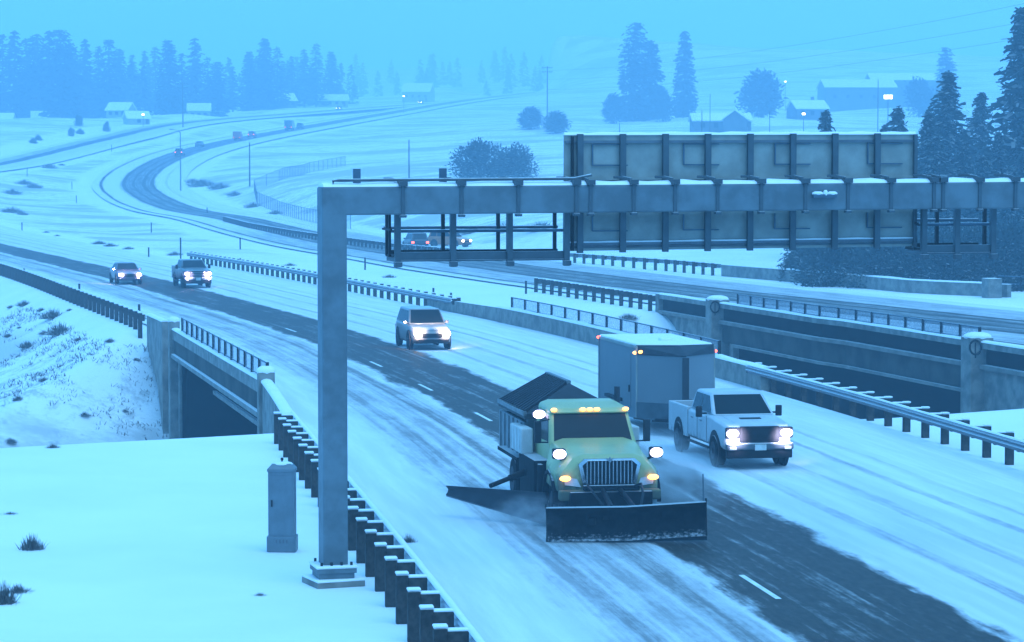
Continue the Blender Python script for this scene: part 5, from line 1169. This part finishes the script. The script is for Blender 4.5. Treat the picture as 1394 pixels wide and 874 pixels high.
for i, (px, py, hpx, lab) in enumerate(marks):
    p = hit(px, py); ht = hpx * p.y / F_PX
    m = MB(); m.loft([[(-.05, -.02, -.3), (.05, -.02, -.3), (.05, .02, -.3), (-.05, .02, -.3)], [(-.05, -.02, 1), (.05, -.02, 1), (.05, .02, 1), (-.05, .02, 1)]]) if proto is None else None
    if proto is None: proto = m.build('marker_post', M['wing']); o = proto; 
    else: o = proto.copy(); C.objects.link(o)
    o.location = p; o.scale = (1.4, 1.4, ht); tag(o, 'thin dark marker post ' + lab, 'marker post', DG)
# chain-link fence round the ramp
fpts = [hit(*q) for q in [(470, 226), (420, 236), (380, 247), (346, 262), (350, 278), (375, 290), (405, 300), (440, 308), (480, 314)]]
fen = thing('chain_link_fence', 'grey chain-link fence bending round a sharp corner beside the far roadway', 'fence', fpts[3]); FP = resample(fpts, 3.0)
for i, p in enumerate(FP): p[2] = hgt(p[0], p[1])
m = MB()
for a_, b_ in zip(FP[:-1], FP[1:]): m.add([(a_[0], a_[1], a_[2]), (b_[0], b_[1], b_[2]), (b_[0], b_[1], b_[2] + 2.0), (a_[0], a_[1], a_[2] + 2.0)], [(0, 1, 2, 3)])
m.build('mesh_panel', M['fence_mesh'], fen, world=True)
m = MB(); m.tube([(p[0], p[1], p[2] + 2.03) for p in FP], .035, 6); m.build('top_rail', M['galv_pole'], fen, world=True)
k = MB(); k.tube([(0, 0, -.3), (0, 0, 2.1)], .05, 6); proto = k.build('post', M['galv_pole'], fen)
for i, p in enumerate(FP[:95]):
    o = proto if i == 0 else dup(proto, fen); o.location = Vector(p) - fen.location

# ------------------------------------------------------------------ far traffic
def project(p):
    dx, dy, dz = p[0], p[1], p[2] - CAM_H; dep = dy*ct - dz*st_; return 697 + F_PX*dx/dep, 437 - F_PX*(dy*st_ + dz*ct)/dep
def on_line(P, N, px, py, u=0):
    best = min(range(len(P)), key=lambda i: (project(P[i])[0]-px)**2 + (project(P[i])[1]-py)**2 if P[i][1] > 120 else 1e9)
    return Vector((P[best][0] + N[best][0]*u, P[best][1] + N[best][1]*u, P[best][2] + .02)), math.atan2(N[best][1], N[best][0])
TG = 'far vehicles on the curving roadway'
p, a = on_line(FAR, NF, 240, 216, 1.0); car('dark car with red tail lights entering the far curve, lowest of the receding ones', p, a + math.pi, M['charcoal_paint'], 'suv', TG, lamp_on=False, tail=True)
def box_truck(label, p, rz, cab, boxm, lit=None, L=7.5, group=TG):
    root = thing('truck', label, 'truck', p, rz, group)
    m = MB(); m.box((0, -L/2 + 1.0, 1.35), (2.2, 2.0, 1.9)); m.box((0, -L/2 + .1, .9), (2.1, .6, .9)); c_ = m.build('cab', cab, root, bevel=.12)
    k = MB(); k.slab([(-.95, -L/2 - .015, 1.5), (.95, -L/2 - .015, 1.5), (.95, -L/2 - .005, 2.15), (-.95, -L/2 - .005, 2.15)], .02); k.build('windscreen', M['glass'], c_)
    m = MB(); m.box((0, 1.1, 1.9), (2.4, L - 2.3, 2.3)); m.build('cargo_box', boxm, root, bevel=.05)
    wheel_set(root, [(s_*1.05, y) for s_ in (-1, 1) for y in (-L/2 + 1.1, L/2 - 1.2)], .48, .3)
    for s_ in (-1, 1):
        k = MB(); k.ell((s_*.8, -L/2 - .22, .85), (.2, .08, .14), 10, 6); k.build('headlight', lit or M['clear_lens'], root)
        k = MB(); k.box((s_*.95, L/2 - .02, 1.0), (.25, .08, .2)); k.build('tail_light', M['red_lamp'], root)
    return root
p, a = on_line(FAR, NF, 318, 193, 1.2); box_truck('small red box truck on the far curve, left of two close red vehicles', p, a + math.pi, M['red_paint'], M['red_paint'], L=5.5).scale = (.85, .9, .8)
p, a = on_line(FAR, NF, 338, 189, 1.2); car('dark red car just ahead of the red box truck', p, a + math.pi, M['red_paint'], 'suv', TG, lamp_on=False, tail=True)
p, a = on_line(FAR, NF, 281, 205, -1.5); car('snow-covered pale car on the far curve between tail-lit car and red trucks', p, a + math.pi, M['silver_paint'], 'sedan', TG, lamp_on=False)
p, a = on_line(FAR, NF, 391, 180, 1.0); box_truck('hazy grey truck far along the curve, left of two grey trucks', p, a + math.pi, M['charcoal_paint'], M['charcoal_paint'], L=6)
p, a = on_line(FAR, NF, 405, 178, 1.0); car('hazy grey car far along the curve, just ahead of a grey truck', p, a + math.pi, M['charcoal_paint'], 'suv', TG, lamp_on=False)
p, a = on_line(NEAR, NN, 458, 151, 1.0); car('tiny hazy car with two white headlights on the upper roadway', p, a, M['charcoal_paint'], 'suv', TG, lamp=M['lamp_far'])
p, a = on_line(NEAR, NN, 570, 143, 1.0); car('tiny hazy car with amber-white headlights below the tall pale building', p, a, M['charcoal_paint'], 'suv', TG, lamp=emit('warm_headlamp_light', (1, .8, .45), 25))
p, a = on_line(FAR, NF, 535, 343, 2.2); car('dark car with red tail lights behind the left end of the walkway', p + Vector((0, 0, 0)), a + math.pi, M['charcoal_paint'], 'suv', TG, lamp_on=False, tail=True)
p = hit(612, 337); car('orange car with bright headlights seen through the walkway frame', p, .95, M['orange_paint'], 'suv', TG, lamp=M['lamp_far'])

# ------------------------------------------------------------------ lit headlamps throw light on the snow ahead
for nm_, base, a_, col, en, y_ in LAMPED:
    for s_ in (-1, 1):
        l = bpy.data.lights.new('headlamp_beam', 'SPOT'); l.energy = en; l.color = col; l.spot_size = R(75); l.spot_blend = .9; l.shadow_soft_size = .12
        o = bpy.data.objects.new('headlamp_beam', l); C.objects.link(o)
        f_ = Vector((math.sin(a_), -math.cos(a_), 0)); r_ = Vector((math.cos(a_), math.sin(a_), 0))
        o.location = base + f_ * (y_ + .5) + r_ * (s_ * .68) + Vector((0, 0, 1.0)); o.rotation_euler = (R(76), 0, a_)
